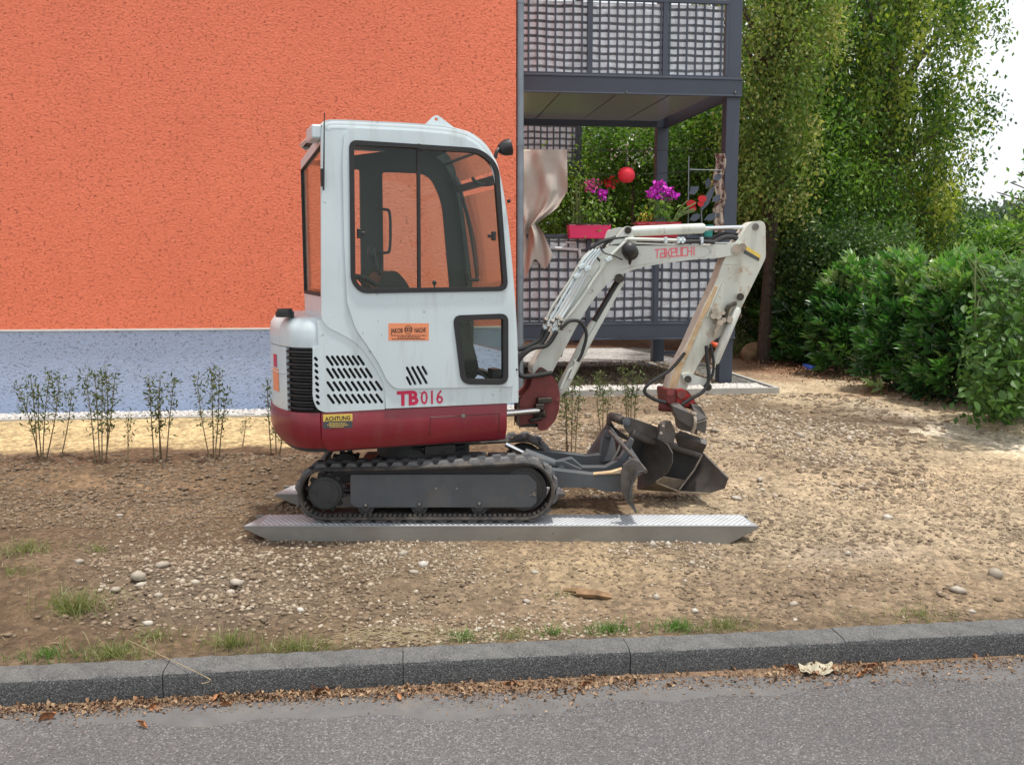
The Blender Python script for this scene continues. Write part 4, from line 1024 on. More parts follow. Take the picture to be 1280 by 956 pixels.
# tail cover below the cap (pale), louvre at the corner, dark core behind both
aL0 = .438-UF.tr(391, 470, .49)[0]
aL1 = aL0+.215
band(aL1+.006, PL-aL1-.006, [(.016, hA-.035), (.012, hA-.02), (.010, hA+.02), (.010, hC-.075), (.013, hC-.02), (.012, hC-.004)], 40, 'tail_cover', 'white_paint')
q = MB(); q.prism([UF.pt(a, b_, hA-.02) for a, b_ in plan(.045, -.36)], UP*(hC-hA+.05)); q.build('engine_bay', 'black_plastic', exc, smooth=False)
lv = band(aL0+.008, aL1, [(.036, hA+.002), (.036, hC-.003)], 12, 'louvre_panel', 'black_plastic')
for k in range(10):
    h = hA+.010+(hC-hA-.012)*k/10; dh = (hC-hA)/10
    rows = []; 
    for ins, z in ((.036, h), (.016, h+dh*.05), (.006, h+dh*.30), (.008, h+dh*.42), (.030, h+dh*.62)):
        pl_ = plan(ins); sc = resample(pl_, 0, 1, 1)[1]/PL; rows.append([UF.pt(p[0], p[1], z) for p in resample(pl_, (aL0+.008)*sc, (aL1)*sc, 12)[0]])
    MB().shell(rows, vec=UP*.0005+UF.n*-.002).build('louvre', 'black_plastic', lv)
q = MB(); c_ = UF.at(356, 392, .30); q.tube([c_-UP*.02, c_+UP*.012], .055, 20); q.tube([c_+UP*.012, c_+UP*.03], [.048, .044], 20); q.build('tank_cap', 'black_plastic', exc)
# decals on the tail
for (u0, v0, u1, v1, mt) in ((338, 424, 343, 441, 'letter_red'), (336.5, 449, 342, 476, 'sticker_orange')):
    pass
q = MB()
pl_ = plan(.008); sc = resample(pl_, 0, 1, 1)[1]/PL
for nm, a_, b_, z0, z1, mt in (('red_mark', aL1+.16, aL1+.24, hC-.14, hC-.06, 'letter_red'), ('orange_sticker', aL1+.13, aL1+.27, hA+.10, hA+.24, 'sticker_orange')):
    pts, _ = resample(pl_, a_*sc, b_*sc, 6); MB().shell([[UF.pt(x, y, z) for x, y in pts] for z in (z0, z1)], vec=UP*.0002-UF.n*.001).build(nm, mt, exc)
q = MB(); pts, _ = resample(plan(.008), (aL1+.02)*sc, (aL1+.35)*sc, 10); q.tube([UF.pt(x, y, hC-.165) for x, y in pts], .004, 6); q.build('cover_ridge', 'white_paint', exc)

# ---- side panel with cooling slots
def slot(fr, x0, y0, x1, y1, r, w):
    a, b = Vector(fr.tr(x0, y0, w)), Vector(fr.tr(x1, y1, w)); d = (b-a).normalized(); n = Vector((-d.y, d.x)); out = []
    for k in range(5): t = math.pi*k/4; out.append(tuple(b+n*(math.cos(t)*r)+d*(math.sin(t)*r)))
    for k in range(5): t = math.pi*k/4; out.append(tuple(a-n*(math.cos(t)*r)-d*(math.sin(t)*r)))
    return out
holes = []
for (xa, xb, n_, y, ya) in ((407.5, 446.5, 7, 446, 456), (408, 456.5, 8, 461.5, 472), (408.5, 469, 9, 478, 488), (409, 469.5, 9, 494, 503.5)):
    for k in range(n_): x = xa+(xb-xa)*k/(n_-1); dy = -(x-408)*.012; holes.append(slot(UF, x+1.2, y+dy, x+8.2, ya+dy, .0085, .492))
for k in range(8): y = 447.5+k*7.85; holes.append(slot(UF, 394+k*.35, y, 396+k*.35, y+2.2, .0085, .492))
SP = [(391, 435), (398, 432), (396.5, 402), (403, 399), (425, 414), (448, 427), (462, 446), (481, 482), (481.5, 511.5), (405, 515.5), (396, 511), (391, 498)]
sp = MB().plate(UF.pt, rpoly(UF.trs(SP, .492), [.004, .004, .004, .03, .1, .1, .1, .05, .004, .05, .03, .03], 5), holes, .470, .492).build('side_panel', 'white_paint', exc, bevel=.0015, seg=1)
# ---- cab
H0 = UF.tr(640, 505, .50)[1]
WN = .505
side_pts = [(648.5, 503.5), (648.8, 480), (646.5, 400), (641, 330), (634, 262), (625, 212), (609, 181), (592, 167), (562, 158), (520, 154), (432, 149.5), (409, 149.5), (403, 155), (401.5, 172), (402, 398), (409, 409), (428, 418), (449, 431), (465, 452), (481.5, 482), (482.5, 511)]
SR = [.01, .3, .3, .3, .3, .12, .12, .12, .2, .2, .1, .03, .02, .1, .02, .03, .05, .08, .1, .06, .005]
side2 = rpoly(UF.trs(side_pts, WN), SR, 5)
DOOR = [(643, 483), (640, 400), (635, 330), (630, 270), (620, 216), (603, 188), (590, 177), (560, 168), (520, 164), (440, 160), (430, 166), (428, 200), (430, 300), (434, 380), (445, 412), (462, 436), (474, 455), (484, 476), (494, 486)]
door2 = rpoly(UF.trs(DOOR, WN), .03, 3)
MAINW = rpoly(UF.trs([(437, 176), (600, 186.5), (622, 206), (634, 363), (451, 366), (439, 352)], WN), [.045, .13, .10, .06, .05, .05], 8)
SMALLW = rpoly(UF.trs([(566.5, 395), (634, 392.5), (634, 480), (577, 479.5)], WN), [.05, .05, .06, .06], 6)
def inset(poly, d):
    n = len(poly); out = []
    for i in range(n):
        a, p, b = Vector(poly[i-1]), Vector(poly[i]), Vector(poly[(i+1) % n]); t = (b-a)
        if t.length < 1e-6: out.append(tuple(p)); continue
        t.normalize(); out.append((p.x-t.y*d, p.y+t.x*d))
    return out
def area(p): return sum(p[i-1][0]*p[i][1]-p[i][0]*p[i-1][1] for i in range(len(p)))/2
def ins(poly, d): return inset(poly, d if area(poly) > 0 else -d)
vent = []
for i, (x0, y0, x1, y1) in enumerate(((508, 458.5, 520, 481), (514.5, 458, 527, 480.5), (521, 457.5, 534, 480), (527.5, 457.5, 534, 468.5), (508, 470.5, 514, 481.5))):
    vent.append(slot(UF, x0+.8, y0+1.2, x1-.8, y1-1.2, .0085, WN))
mw_h, sw_h = ins(MAINW, .004), ins(SMALLW, .004)
cs = MB().plate(UF.pt, side2, [MAINW, SMALLW]+vent, WN-.035, WN-.008).build('cab_side', 'white_paint', exc, bevel=.012, seg=3)
dr = MB().plate(UF.pt, door2, [mw_h, sw_h]+vent, WN-.009, WN+.002).build('door', 'white_paint', exc, bevel=.004, seg=3, label='cab door with two windows')
MB().plate(UF.pt, UF.trs([(500, 450), (540, 450), (540, 490), (500, 490)], WN), [], WN-.06, WN-.045).build('vent_backing', 'black_plastic', exc)
for (pl_, nm, d) in ((MAINW, 'window', .024), (SMALLW, 'window', .030)):
    outer = ins(pl_, -.004); innr = ins(pl_, d)
    wf_ = MB().plate(UF.pt, outer, [innr], WN-.03, WN+.012).build(nm, 'black_rubber', exc, bevel=.006, seg=3, ang=50)
    MB().plate(UF.pt, ins(pl_, d-.004), [], WN-.012, WN-.008).build('pane', 'cab_glass', wf_, smooth=False)
    if pl_ is MAINW:
        a_, b_ = UF.tr(523.5, 180, WN), UF.tr(524.5, 365, WN)
        MB().plate(UF.pt, [(a_[0]-.010, a_[1]), (a_[0]+.008, a_[1]), (b_[0]+.008, b_[1]), (b_[0]-.010, b_[1])], [], WN-.024, WN+.003).build('divider', 'black_rubber', wf_)
        for u, v in ((449, 292), (617, 295)):
            q = MB(); c_ = UF.at(u, v, WN); q.box(c_, UF.u*.012, UF.n*.014, UP*.028); q.box(c_-UF.u*.02*(1 if u > 500 else -1), UF.u*.018, UF.n*.008, UP*.010); q.build('latch', 'black_plastic', wf_, bevel=.004)
# roof and front edges: a strip following the side outline, rounded at both sides
top_px = [(402.5, 156), (409, 150.5), (432, 149.8), (520, 154.2), (562, 158.3), (585, 164), (598, 171), (609, 181), (618, 195), (625, 212), (634, 262), (641, 330), (646.5, 400), (648.6, 480), (648.6, 503)]
top2 = [UF.tr(x, y, WN) for x, y in top_px]; top2 = [tuple(p.to_2d()) for p in catmull([Vector((a, b, 0)) for a, b in top2], 4)]
nrm = []
for i in range(len(top2)):
    a, b = Vector(top2[max(i-1, 0)]), Vector(top2[min(i+1, len(top2)-1)]); t = (b-a).normalized(); nrm.append(Vector((-t.y, t.x)))     # points outward/up
def strip(i0, i1, prof, name, mat, **kw):
    rows = []; bk = []
    for i in range(i0, i1):
        p = Vector(top2[i]); rows.append([UF.pt(*((lambda q: (q.x, w_, q.y))(p+nrm[i]*d))) for w_, d in prof]); bk.append([UF.pt(*((lambda q: (q.x, w_, q.y))(p+nrm[i]*(d-.02)))) for w_, d in prof])
    return MB().shell(rows, thick=bk).build(name, mat, exc, **kw)
iR = 4*5+1
e_ = WN-.008
full = [(e_+.001, -.03), (e_+.002, -.012), (e_-.006, -.002), (e_-.02, .003), (e_-.05, .005)]
full = full+[(-w_, d) for w_, d in reversed(full)]
strip(0, iR, full, 'roof', 'white_paint', ang=50)
edge_ = [(e_+.001, -.03), (e_+.002, -.012), (e_-.006, -.002), (e_-.02, .003), (e_-.05, .005), (e_-.06, .0)]
strip(iR-1, len(top2), edge_, 'pillar', 'white_paint', ang=50)
strip(iR-1, len(top2), [(-w_, d) for w_, d in reversed(edge_)], 'pillar', 'dark_interior', ang=50)
strip(iR+2, iR+16, [(e_-.062, -.004), (-e_+.062, -.004)], 'windscreen', 'cab_glass', smooth=False)
strip(iR+17, len(top2)-6, [(e_-.062, -.004), (-e_+.062, -.004)], 'windscreen', 'cab_glass', smooth=False, label='lower front pane')
for i in (iR+1, iR+16, len(top2)-5):
    p = Vector(top2[i])-nrm[i]*.01; MB().box(UF.pt(p.x, 0, p.y), UF.u*.022, UF.n*(e_-.06), UP*.022).build('cross_member', 'dark_interior', exc, bevel=.006)
# far wall of the cab
FWp = -.47
far_out = UF.trs([(437, 166), (562, 166), (575, 176), (585, 200), (592, 240), (598, 300), (603, 400), (604, 500), (437, 505)], FWp)
far_out = [(-.78, H0), (-.78, UF.tr(437, 166, FWp)[1])]+[p for p in far_out[1:8]]
# rear-to-front outline in order
hT2 = UF.tr(402, 157, WN)[1]-.10
sRr = UF.tr(402.5, 156, WN)[0]+.035
far_out = rpoly([(sRr, H0-.0), (sRr, hT2), UF.tr(548, 180, FWp), UF.tr(566, 200, FWp), UF.tr(577, 245, FWp), UF.tr(584, 300, FWp), UF.tr(592, 366, FWp), UF.tr(592, 480, FWp), UF.tr(592, 508, FWp)], [0, .02, .12, .15, .3, .3, .3, .05, 0], 6)
far_w = rpoly(UF.trs([(476, 214), (536, 216), (553, 250), (563, 361), (478, 361)], FWp), [.03, .09, .12, .02, .02], 7)
hl_ = UF.tr(450, 212, FWp); hm_ = UF.tr(452, 361, FWp)
far_l = rpoly([(sRr+.012, hl_[1]+.02), hl_, hm_, (sRr+.012, hm_[1])], .01, 2)
cf = MB().plate(UF.pt, far_out, [far_w, far_l], FWp-.03, FWp).build('cab_side', 'dark_interior', exc, bevel=.004)
MB().plate(UF.pt, ins(far_w, -.012), [ins(far_w, .008)], FWp-.004, FWp+.012).build('window_seal', 'black_rubber', cf)
MB().plate(UF.pt, ins(far_w, -.004), [], FWp-.018, FWp-.014).build('pane', 'cab_glass', cf, smooth=False)
# rear wall with window
sR = top2[0][0]+.004
def rear(poly, holes, s0, s1, name, mat, **kw):
    pt = lambda a, w, h: UF.pt(w, a, h)
    return MB().plate(pt, poly, holes, s0, s1).build(name, mat, exc, **kw)
hRt = UF.tr(402, 157, WN)[1]; hRb = UF.tr(402, 400, WN)[1]; hWt = hRt-.095; hWb = UF.tr(402, 372, WN)[1]
hh = [(.445, hWb), (.445, hWt), (-.47, hWt-.06), (-.47, hWb)]
rear([(.472, hT-.02), (.472, hRt-.02), (-.495, hRt-.09), (-.495, hT-.02)], [hh], sR, sR+.03, 'cab_rear', 'white_paint', bevel=.003)
rw = rear(hh, [[(.437, hWb+.02), (.437, hWt-.008), (-.462, hWt-.068), (-.462, hWb+.02)]], sR-.006, sR+.012, 'rear_window', 'black_rubber')
MB().plate(lambda a, w, h: UF.pt(w, a, h), hh, [], sR+.006, sR+.010).build('pane', 'cab_glass', rw, smooth=False)
q = MB(); q.box(UF.pt(sR-.03, .36, hRt-.03), UF.u*.03, UF.n*.12, UP*.04); q.build('roof_lip', 'white_paint', exc, bevel=.012)
q = MB(); q.tube([UF.at(404.5, 238, WN+.02), UF.at(405.5, 141, WN+.02)], [.006, .003], 6); an = q.build('antenna', 'black_plastic', exc)
q = MB(); q.box(UF.at(402.5, 222, WN+.006), UF.u*.008, UF.n*.012, UP*.05); q.build('hinge', 'black_plastic', exc, bevel=.003)
q = MB(); q.box(UF.pt(0, 0, H0-.01+.02), UF.u*.42, UF.n*.45, UP*.015); q.build('cab_floor', 'dark_interior', exc)
q = MB(); q.prism([UF.pt(a, b_, UF.tr(500, 176, 0)[1]-.012) for a, b_ in ((-.68, .45), (.22, .45), (.22, -.45), (-.68, -.45))], UP*.02); q.build('headliner', 'dark_interior', exc, smooth=False)
# bulkhead behind the seat hides the engine bay
q = MB(); q.box(UF.pt(-.55, 0, (H0+hT)/2-.03), UF.u*.19, UF.n*.455, UP*((hT-H0)/2-.03)); q.build('bulkhead', 'dark_interior', exc, bevel=.02)
# skylight bars
for t in (0., 1.):
    MB().tube([UF.pt(.2+.09*t, .42, UF.tr(560, 172, .4)[1]-.02-.05*t), UF.pt(.2+.09*t, -.42, UF.tr(560, 172, .4)[1]-.02-.05*t)], .010, 6).build('roof_bar', 'black_plastic', exc)
# seat, levers, grab handle, wiper
seat = thing_seat = None
q = MB(); q.plate(UF.pt, rpoly(UF.trs([(462, 372), (466, 350), (474, 339), (487, 338), (498, 350), (508, 368), (512, 400), (462, 400)], .0), .05, 5), [], -.22, .20); st = q.build('seat', 'seat_vinyl', exc, bevel=.03, seg=3)
q = MB(); q.box(UF.pt(-.02, 0, H0+.20), UF.u*.22, UF.n*.22, UP*.06); q.build('cushion', 'seat_vinyl', st, bevel=.03, seg=3)
q = MB(); q.tube(catmull([UF.at(482, 352, .1), UF.at(472, 338, .1), UF.at(466, 322, .1)]), [.012]*6+[.016]*6+[.022], 8); q.ball(UF.at(464.5, 316, .1), .026, rz=.045); q.build('joystick', 'black_plastic', exc)
q = MB(); q.tube(catmull([UF.at(444, 346, .25), UF.at(456, 348, .25), UF.at(470, 356, .2)]), .018, 8); q.tube(catmull([UF.at(447, 345, .25), UF.at(452, 352, .25), UF.at(462, 360, .2)]), .012, 8); q.build('armrest', 'black_plastic', exc)
q = MB(); q.tube([UF.at(543, 366, -.1), UF.at(543, 356, -.1)], .007, 6); q.ball(UF.at(543, 353.5, -.1), .016); q.build('lever', 'black_plastic', exc)
q = MB(); q.tube(catmull([UF.at(470, 262, -.40), UF.at(482, 262, -.40), UF.at(487, 266, -.40), UF.at(488, 290, -.40), UF.at(487, 312, -.40), UF.at(483, 316, -.40), UF.at(470, 316, -.40)], 4), .010, 8); q.build('grab_handle', 'black_plastic', exc)
q = MB(); q.tube(catmull([UF.at(573, 228, -.36), UF.at(582, 262, -.36), UF.at(590, 300, -.36), UF.at(597, 352, -.36)]), .012, 8); q.tube(catmull([UF.at(583, 262, -.3), UF.at(593, 300, -.3), UF.at(598, 345, -.3)]), .009, 6); q.tube([UF.at(598, 350, -.3), UF.at(586, 350, -.3), UF.at(584, 340, -.3)], .014, 8)
q.build('wiper', 'black_plastic', exc)
q = MB(); q.tube(catmull([UF.at(590, 222, .3), UF.at(598, 230, .3), UF.at(611, 231, .3), UF.at(617, 229, .3)]), .011, 8); q.build('hose', 'black_plastic', exc)
q = MB(); q.tube([UF.at(566, 222, -.38), UF.at(575, 236, -.38)], .03, 8); q.build('blind_reel', 'black_plastic', exc)
# control box and boots seen through the small window
q = MB(); q.plate(UF.pt, UF.trs([(574, 400), (584, 402), (596, 445), (600, 465), (590, 478), (574, 478)], .2), [], .0, .2); q.build('control_console', 'dark_interior', exc, bevel=.01)
q = MB(); q.tube(catmull([UF.at(575, 472, .3), UF.at(592, 462, .28), UF.at(610, 474, .25)]), .008, 6); q.tube([UF.at(580, 476, .3), UF.at(596, 460, .3)], .006, 6); q.box(UF.at(618, 470, .2), UF.u*.03, UF.n*.05, UP*.05); q.build('pedal', 'black_plastic', exc)
# lifting eye and lamps
MB().plate(UF.pt, rpoly(UF.trs([(531, 156), (543, 144.5), (548, 144.5), (568, 160)], .36), [.005, .02, .02, .005], 4), [[tuple(Vector(UF.tr(545.5, 149, .36))+Vector((math.cos(a), math.sin(a)))*.012) for a in [i*.785 for i in range(8)]]], .34, .36).build('lifting_eye', 'white_paint', exc, bevel=.003)
def lamp(c, d, r, name):
    c = Vector(c); d = Vector(d).normalized(); rows = []; u, v = perp(d)
    for t, k in ((0, .0001), (.0, .45), (.02, .62), (.06, .82), (.12, .97), (.17, 1.), (.19, 1.), (.195, .9), (.17, .85)):
        rows.append([c+d*(t*r*8-.7*r)+(u*math.cos(a)+v*math.sin(a))*r*k for a in [2*math.pi*j/20 for j in range(21)]])
    b = MB(); b.grid(rows); o = b.build(name, 'black_plastic', exc, ang=60)
    e = c+d*(.17*r*8-.7*r); l_ = MB(); l_.tube([e, e+d*.006], r*.84, 20); l_.build('lens', 'tinted_glass', o); return o
lc_ = UF.at(630, 185.5, .40); lamp(lc_, UF.u+UP*.25+UF.n*.1, .052, 'work_lamp')
q = MB(); q.tube(catmull([UF.at(619, 198, .42), UF.at(621, 190, .42), UF.at(626, 184, .40)]), .012, 8); q.build('lamp_bracket', 'black_plastic', exc)
q = MB(); q.tube([UF.at(634, 252, WN), UF.at(638, 251, WN+.01)], .010, 8); q.build('rubber_stop', 'black_plastic', exc)
q = MB(); q.tube([UF.at(646, 462, WN-.008), UF.at(646, 462, WN-.004)], .007, 8); q.build('screw', 'black_plastic', exc)

# ---- stickers and lettering on the cab
def sticker(px0, py0, px1, py1, mat, name, fr=UF, w=WN+.002, sl=0):
    pts = [fr.tr(px0, py1, w), fr.tr(px1, py1+sl, w), fr.tr(px1, py0+sl, w), fr.tr(px0, py0, w)]
    return MB().plate(fr.pt, pts, [], w, w+.0008).build(name, mat, exc, smooth=False)
so1 = sticker(485.5, 404, 536, 425.5, 'sticker_orange', 'sticker')
e0 = Vector(UF.at(488.5, 416.2, WN+.003))
text('JAKOB', .040, 'ink_black', so1, e0, UF.u, UP, bold=.0008, width=.074)
text('NACHF.', .040, 'ink_black', so1, UF.at(518, 415.6, WN+.003), UF.u, UP, bold=.0008, width=.076)
c_ = UF.at(510.5, 412, WN+.003); q = MB()
q.plate(lambda a, w, h: c_+UF.u*a+UP*h+UF.n*w, [(math.cos(a)*.026, math.sin(a)*.026) for a in [i*.314 for i in range(20)]], [[(math.cos(a)*.0235, math.sin(a)*.0235) for a in [i*.314 for i in range(20)]]], 0, .0008)
q.plate(lambda a, w, h: c_+UF.u*a+UP*h+UF.n*w, [(-.020, -.011), (.020, -.011), (.020, .011), (-.020, .011)], [[(-.015, -.007), (-.009, -.007), (-.009, .007), (-.015, .007)], [(-.004, -.007), (.003, -.007), (.003, .007), (-.004, .007)], [(.007, -.007), (.015, -.007), (.015, .007), (.007, .007)]], 0, .0010)
q.build('emblem', 'ink_black', so1, smooth=False)
q = MB()
for y, xa, xb in ((419.3, 489, 533), (421.6, 497, 525), (423.6, 490, 532)):
    x = xa; random.seed(int(xa*7+y))
    while x < xb:
        l = random.uniform(1.5, 5); a_, b_ = UF.at(x, y, WN+.0032), UF.at(min(x+l, xb), y, WN+.0032); q.box((a_+b_)/2, (b_-a_)/2, UF.n*.0004, UP*.0024); x += l+.7
q.build('fine_print', 'ink_black', so1, smooth=False)
text('TB', .118, 'letter_red', exc, UF.at(497, 506.3, WN-.007), UF.u, UP, name='model_lettering', width=.132, bold=.0055)
text('016', .118, 'letter_red', exc, UF.at(525.5, 505.2, WN-.007), UF.u, UP, name='model_lettering', width=.145, bold=.0012)
sy = sticker(404, 518, 440.5, 528, 'sticker_yellow', 'warning_label', w=.4912, sl=-1); sd = sticker(404, 526.8, 440.5, 535.3, 'sticker_dark', 'warning_label', w=.4914, sl=-1)
text('ACHTUNG', .036, 'ink_black', sy, UF.at(406.5, 526.2, .4924), UF.u, UP, width=.150, bold=.0008)
q = MB()
for y, xa, xb in ((529, 411, 433), (531.2, 409, 435), (533.3, 412, 430)):
    x = xa
    while x < xb: l = random.uniform(1.5, 4); a_, b_ = UF.at(x, y, .4926), UF.at(min(x+l, xb), y, .4926); q.box((a_+b_)/2, (b_-a_)/2, UF.n*.0004, UP*.0022); x += l+.6
q.build('fine_print', 'sticker_yellow', sd, smooth=False)

# ---- swing post and boom, in their own vertical plane
a13 = R(13); BF = Frame((RT*.15+FH*6.40)-UP*0, RT*math.cos(a13)+FH*math.sin(a13)); BF.O.z = 0
POST = [(650, 538), (650, 498), (662, 486), (668, 468), (676, 458), (684, 463), (692, 472), (697, 480), (700, 492), (699, 512), (694, 526), (684, 537), (674, 539), (672, 528), (650, 531)]
for w0 in (.06, -.09): MB().plate(BF.pt, rpoly(BF.trs(POST, .09), .02, 3), [], w0, w0+.03).build('swing_post', 'dusty_red', exc, bevel=.005)
q = MB(); q.plate(BF.pt, BF.trs([(650, 497), (686, 497), (690, 505), (684, 534), (650, 534)], .06), [], -.059, .059); q.build('post_core', 'greasy', exc)
q = MB(); q.tube([UF.at(628, 517, .30), BF.at(672, 513, .13)], .022, 14); sc_ = q.build('swing_cylinder', 'chrome', exc)
q = MB(); q.box(BF.at(680, 500, .11), BF.u*.05, BF.n*.03, UP*.018); q.tube([BF.at(668, 518, .09), BF.at(682, 517, .13)], .026, 10); q.tube([BF.at(662, 526, .10), BF.at(678, 522, .12)], .016, 8); q.box(BF.at(674, 508, .12), BF.u*.03, BF.n*.03, UP*.02); q.build('knuckle', 'greasy', exc, bevel=.006)
MB().tube([BF.at(697, 499, .02), BF.at(697, 499, .10)], .016, 12).build('pin', 'dusty_red', exc)
BOOM = [(664, 462), (672, 447), (700, 399), (723, 362), (741, 327), (757, 309), (772, 303), (800, 303.5), (850, 305), (887, 306.5), (893, 303), (927, 303), (932, 309), (928, 317), (899, 322.5), (875, 323.5), (840, 328), (806, 333), (790, 338), (776, 344), (762, 352), (745, 370), (726, 398), (704, 440), (690, 466), (684, 474), (672, 476)]
bm2 = rpoly(BF.trs(BOOM, .07), [.04, .05, .1, .1, .1, .08, .08, .1, .1, .02, .02, .02, .02, .02, .03, .1, .1, .06, .06, .06, .08, .1, .1, .03, .03, .03, .03], 3)
boom = MB().plate(BF.pt, bm2, [], -.07, .07).build('boom', 'cream_paint', exc, bevel=.006, label='white curved boom')
# cast reinforcement seams and flange
q = MB(); q.tube([BF.at(x, y, .071) for x, y in ((776, 338), (790, 333), (806, 330), (822, 327))], .004, 5); q.tube(catmull([BF.at(x, y, .071) for x, y in ((872, 306), (884, 309), (889, 314), (884, 319), (872, 322))]), .004, 5); q.tube(catmull([BF.at(x, y, .071) for x, y in ((697, 408), (722, 372), (745, 340), (752, 322))]), .004, 5)
sep(q, 'weld_seam', 'cream_paint', boom)
# top bracket for arm cylinder
br = MB().plate(BF.pt, rpoly(BF.trs([(762, 306), (780, 285), (784, 282.5), (790, 284), (792, 296), (797, 304), (790, 312)], .07), [0, .02, .02, .02, .02, .02, 0], 3), [], .045, .07).build('cylinder_bracket', 'cream_paint', exc, bevel=.004)
MB().plate(BF.pt, rpoly(BF.trs([(756, 299), (760, 288), (774, 284), (782, 285), (784, 300)], -.05), .015, 3), [], -.07, -.05).build('cylinder_bracket', 'cream_paint', exc, bevel=.004)
MB().tube([BF.at(785, 288, .02), BF.at(785, 288, .085)], .024, 16).build('pin', 'greasy', exc)
ac = MB().tube([BF.at(789, 289.5, .0), BF.at(794, 289.2, .0), BF.at(878, 285.5, .0), BF.at(880, 285.5, 0)], [.030, .036, .036, .030], 24).build('arm_cylinder', 'cream_paint', exc)
MB().tube([BF.at(879, 285.8, 0), BF.at(944, 283.8, 0)], .016, 16).build('rod', 'chrome', ac)
# stick
STK = [(934, 282), (941, 277), (953, 276), (957, 281), (957.5, 322), (941, 356), (927, 384), (917, 404), (903, 419), (893, 424), (882, 441), (868, 464), (858, 487), (850, 492), (836, 490), (835, 486), (842, 463), (858, 433), (874, 396), (894, 355), (905, 325), (914, 309), (924, 298)]
stk = MB().plate(BF.pt, rpoly(BF.trs(STK, .055), [.02, .02, .02, .02, .03, .1, .1, .06, .05, .03, .05, .05, .02, .02, .02, .02, .05, .1, .1, .1, .04, .03, .03], 3), [], -.055, .055).build('stick', 'stick_paint', exc, bevel=.004, label='white dipper stick with rusty edge')
MB().plate(BF.pt, BF.trs([(893.5, 357), (898, 359), (880, 397), (866, 431), (851, 464), (846, 486), (835.5, 486), (842.5, 463), (858.5, 433), (874.5, 396)], .055), [], .040, .060).build('flange', 'rusty_paint', exc, bevel=.002)
q = MB(); q.tube([BF.at(904, 330, .056), BF.at(921, 331, .056)], .003, 5); q.tube(catmull([BF.at(903, 349, .058), BF.at(893, 372, .058), BF.at(884, 396, .058)]), .006, 6); q.build('pipe', 'stick_paint', exc)
MB().tube([BF.at(944.5, 283.5, .02), BF.at(944.5, 283.5, .07)], .024, 16).build('pin', 'bolt_steel', exc)
q = MB(); q.tube([BF.at(921, 311.5, .04), BF.at(921, 311.5, .095)], .036, 20); q.tube([BF.at(928, 309, .04), BF.at(928, 309, .09)], .028, 16); q.build('pivot_boss', 'worn_steel', exc)
sy2 = MB().plate(BF.pt, BF.trs([(932, 307), (951, 319), (949, 326), (930, 315)], .055), [], .056, .0575).build('warning_label', 'sticker_yellow', exc, smooth=False)
MB().plate(BF.pt, BF.trs([(931, 312), (949.5, 323), (948, 326.5), (929, 316.5)], .055), [], .0577, .0585).build('warning_label', 'sticker_dark', exc, smooth=False)
# bucket cylinder on the stick
bc = MB().tube([BF.at(923, 384, .075), BF.at(921, 388, .075), BF.at(894, 451, .075), BF.at(893, 454, .075)], [.02, .032, .032, .026], 20).build('bucket_cylinder', 'cream_paint', exc)
MB().tube([BF.at(893.5, 453, .075), BF.at(884, 484, .075)], .014, 12).build('rod', 'chrome', bc)
MB().tube([BF.at(925.5, 371, .03), BF.at(925.5, 371, .1)], .026, 16).build('pin', 'greasy', exc)
q = MB(); q.tube(catmull([BF.at(914, 384, .1), BF.at(908, 394, .1), BF.at(902, 404, .1), BF.at(893, 415, .1)]), .012, 8)
for u, v in ((893, 390), (897, 396), (903, 392), (904, 401), (911, 400), (899, 404), (891, 396)): q.tube([BF.at(u, v, .05), BF.at(u+1, v-1, .12)], random.uniform(.014, .026), 8)
q.tube([BF.at(899, 400, .1), BF.at(893, 422, .09)], .017, 8); q.build('hydraulic_fittings', 'worn_steel', exc)
q = MB(); q.tube([BF.at(889, 428, .09), BF.at(896, 432, .11)], [.014, .020], 10); q.build('shut_off_valve', 'orange_cap', exc)
q = MB(); q.tube(catmull([BF.at(919, 379, .08), BF.at(911, 383, .1), BF.at(908, 390, .1), BF.at(906, 402, .1)]), .018, 8); q.build('hose', 'greasy', exc)

# linkage, tilting coupler
q = MB().plate(BF.pt, rpoly(BF.trs([(852, 467), (862, 466), (872, 470), (884, 473), (891, 484), (887, 488), (876, 480), (865, 482), (856, 480)], .08), .02, 3), [], .05, .085); q.build('tipping_link', 'cream_paint', exc, bevel=.006)
q = MB()
for u, v in ((860, 474), (885, 484)): q.tube([BF.at(u, v, -.06), BF.at(u, v, .10)], .026, 16)
sep(q, 'pin', 'greasy', exc)
q = MB().plate(BF.pt, rpoly(BF.trs([(830, 485), (846, 486), (858, 487), (872, 508), (866, 512), (846, 507), (832, 503)], .06), .02, 3), [], -.085, .085); q.build('coupler_head', 'dusty_red', exc, bevel=.008, label='grimy dark red coupler head')
q = MB().plate(BF.pt, rpoly(BF.trs([(845, 486), (853, 485), (868, 502), (862, 508), (846, 506)], .09), .015, 3), [], .086, .10); q.build('coupler_cheek', 'bright_red', exc, bevel=.004)
q = MB(); q.tube([BF.at(852, 493, .07), BF.at(852, 493, .125)], .030, 16); q.tube([BF.at(824, 508, -.04), BF.at(846, 510, .03)], .034, 16); q.tube([BF.at(838, 490, .05), BF.at(838, 490, .1)], .028, 14); sep(q, 'pin', 'dusty_red', exc)
tb_ = MB(); tb_.prism([P(840, 507, 6.45), P(850, 505, 6.45), P(864, 517, 6.4), P(872, 529, 6.4), P(884, 525, 6.45), P(882, 542, 6.45), P(862, 534, 6.42), P(846, 524, 6.44)], FH*.16)
tb_.prism([P(846, 522, 6.52), P(872, 531, 6.52), P(872, 543, 6.52), P(848, 536, 6.52)], FH*.12); tb_.prism([P(864, 505, 6.5), P(876, 508, 6.5), P(884, 522, 6.5), P(872, 527, 6.45)], FH*.10)
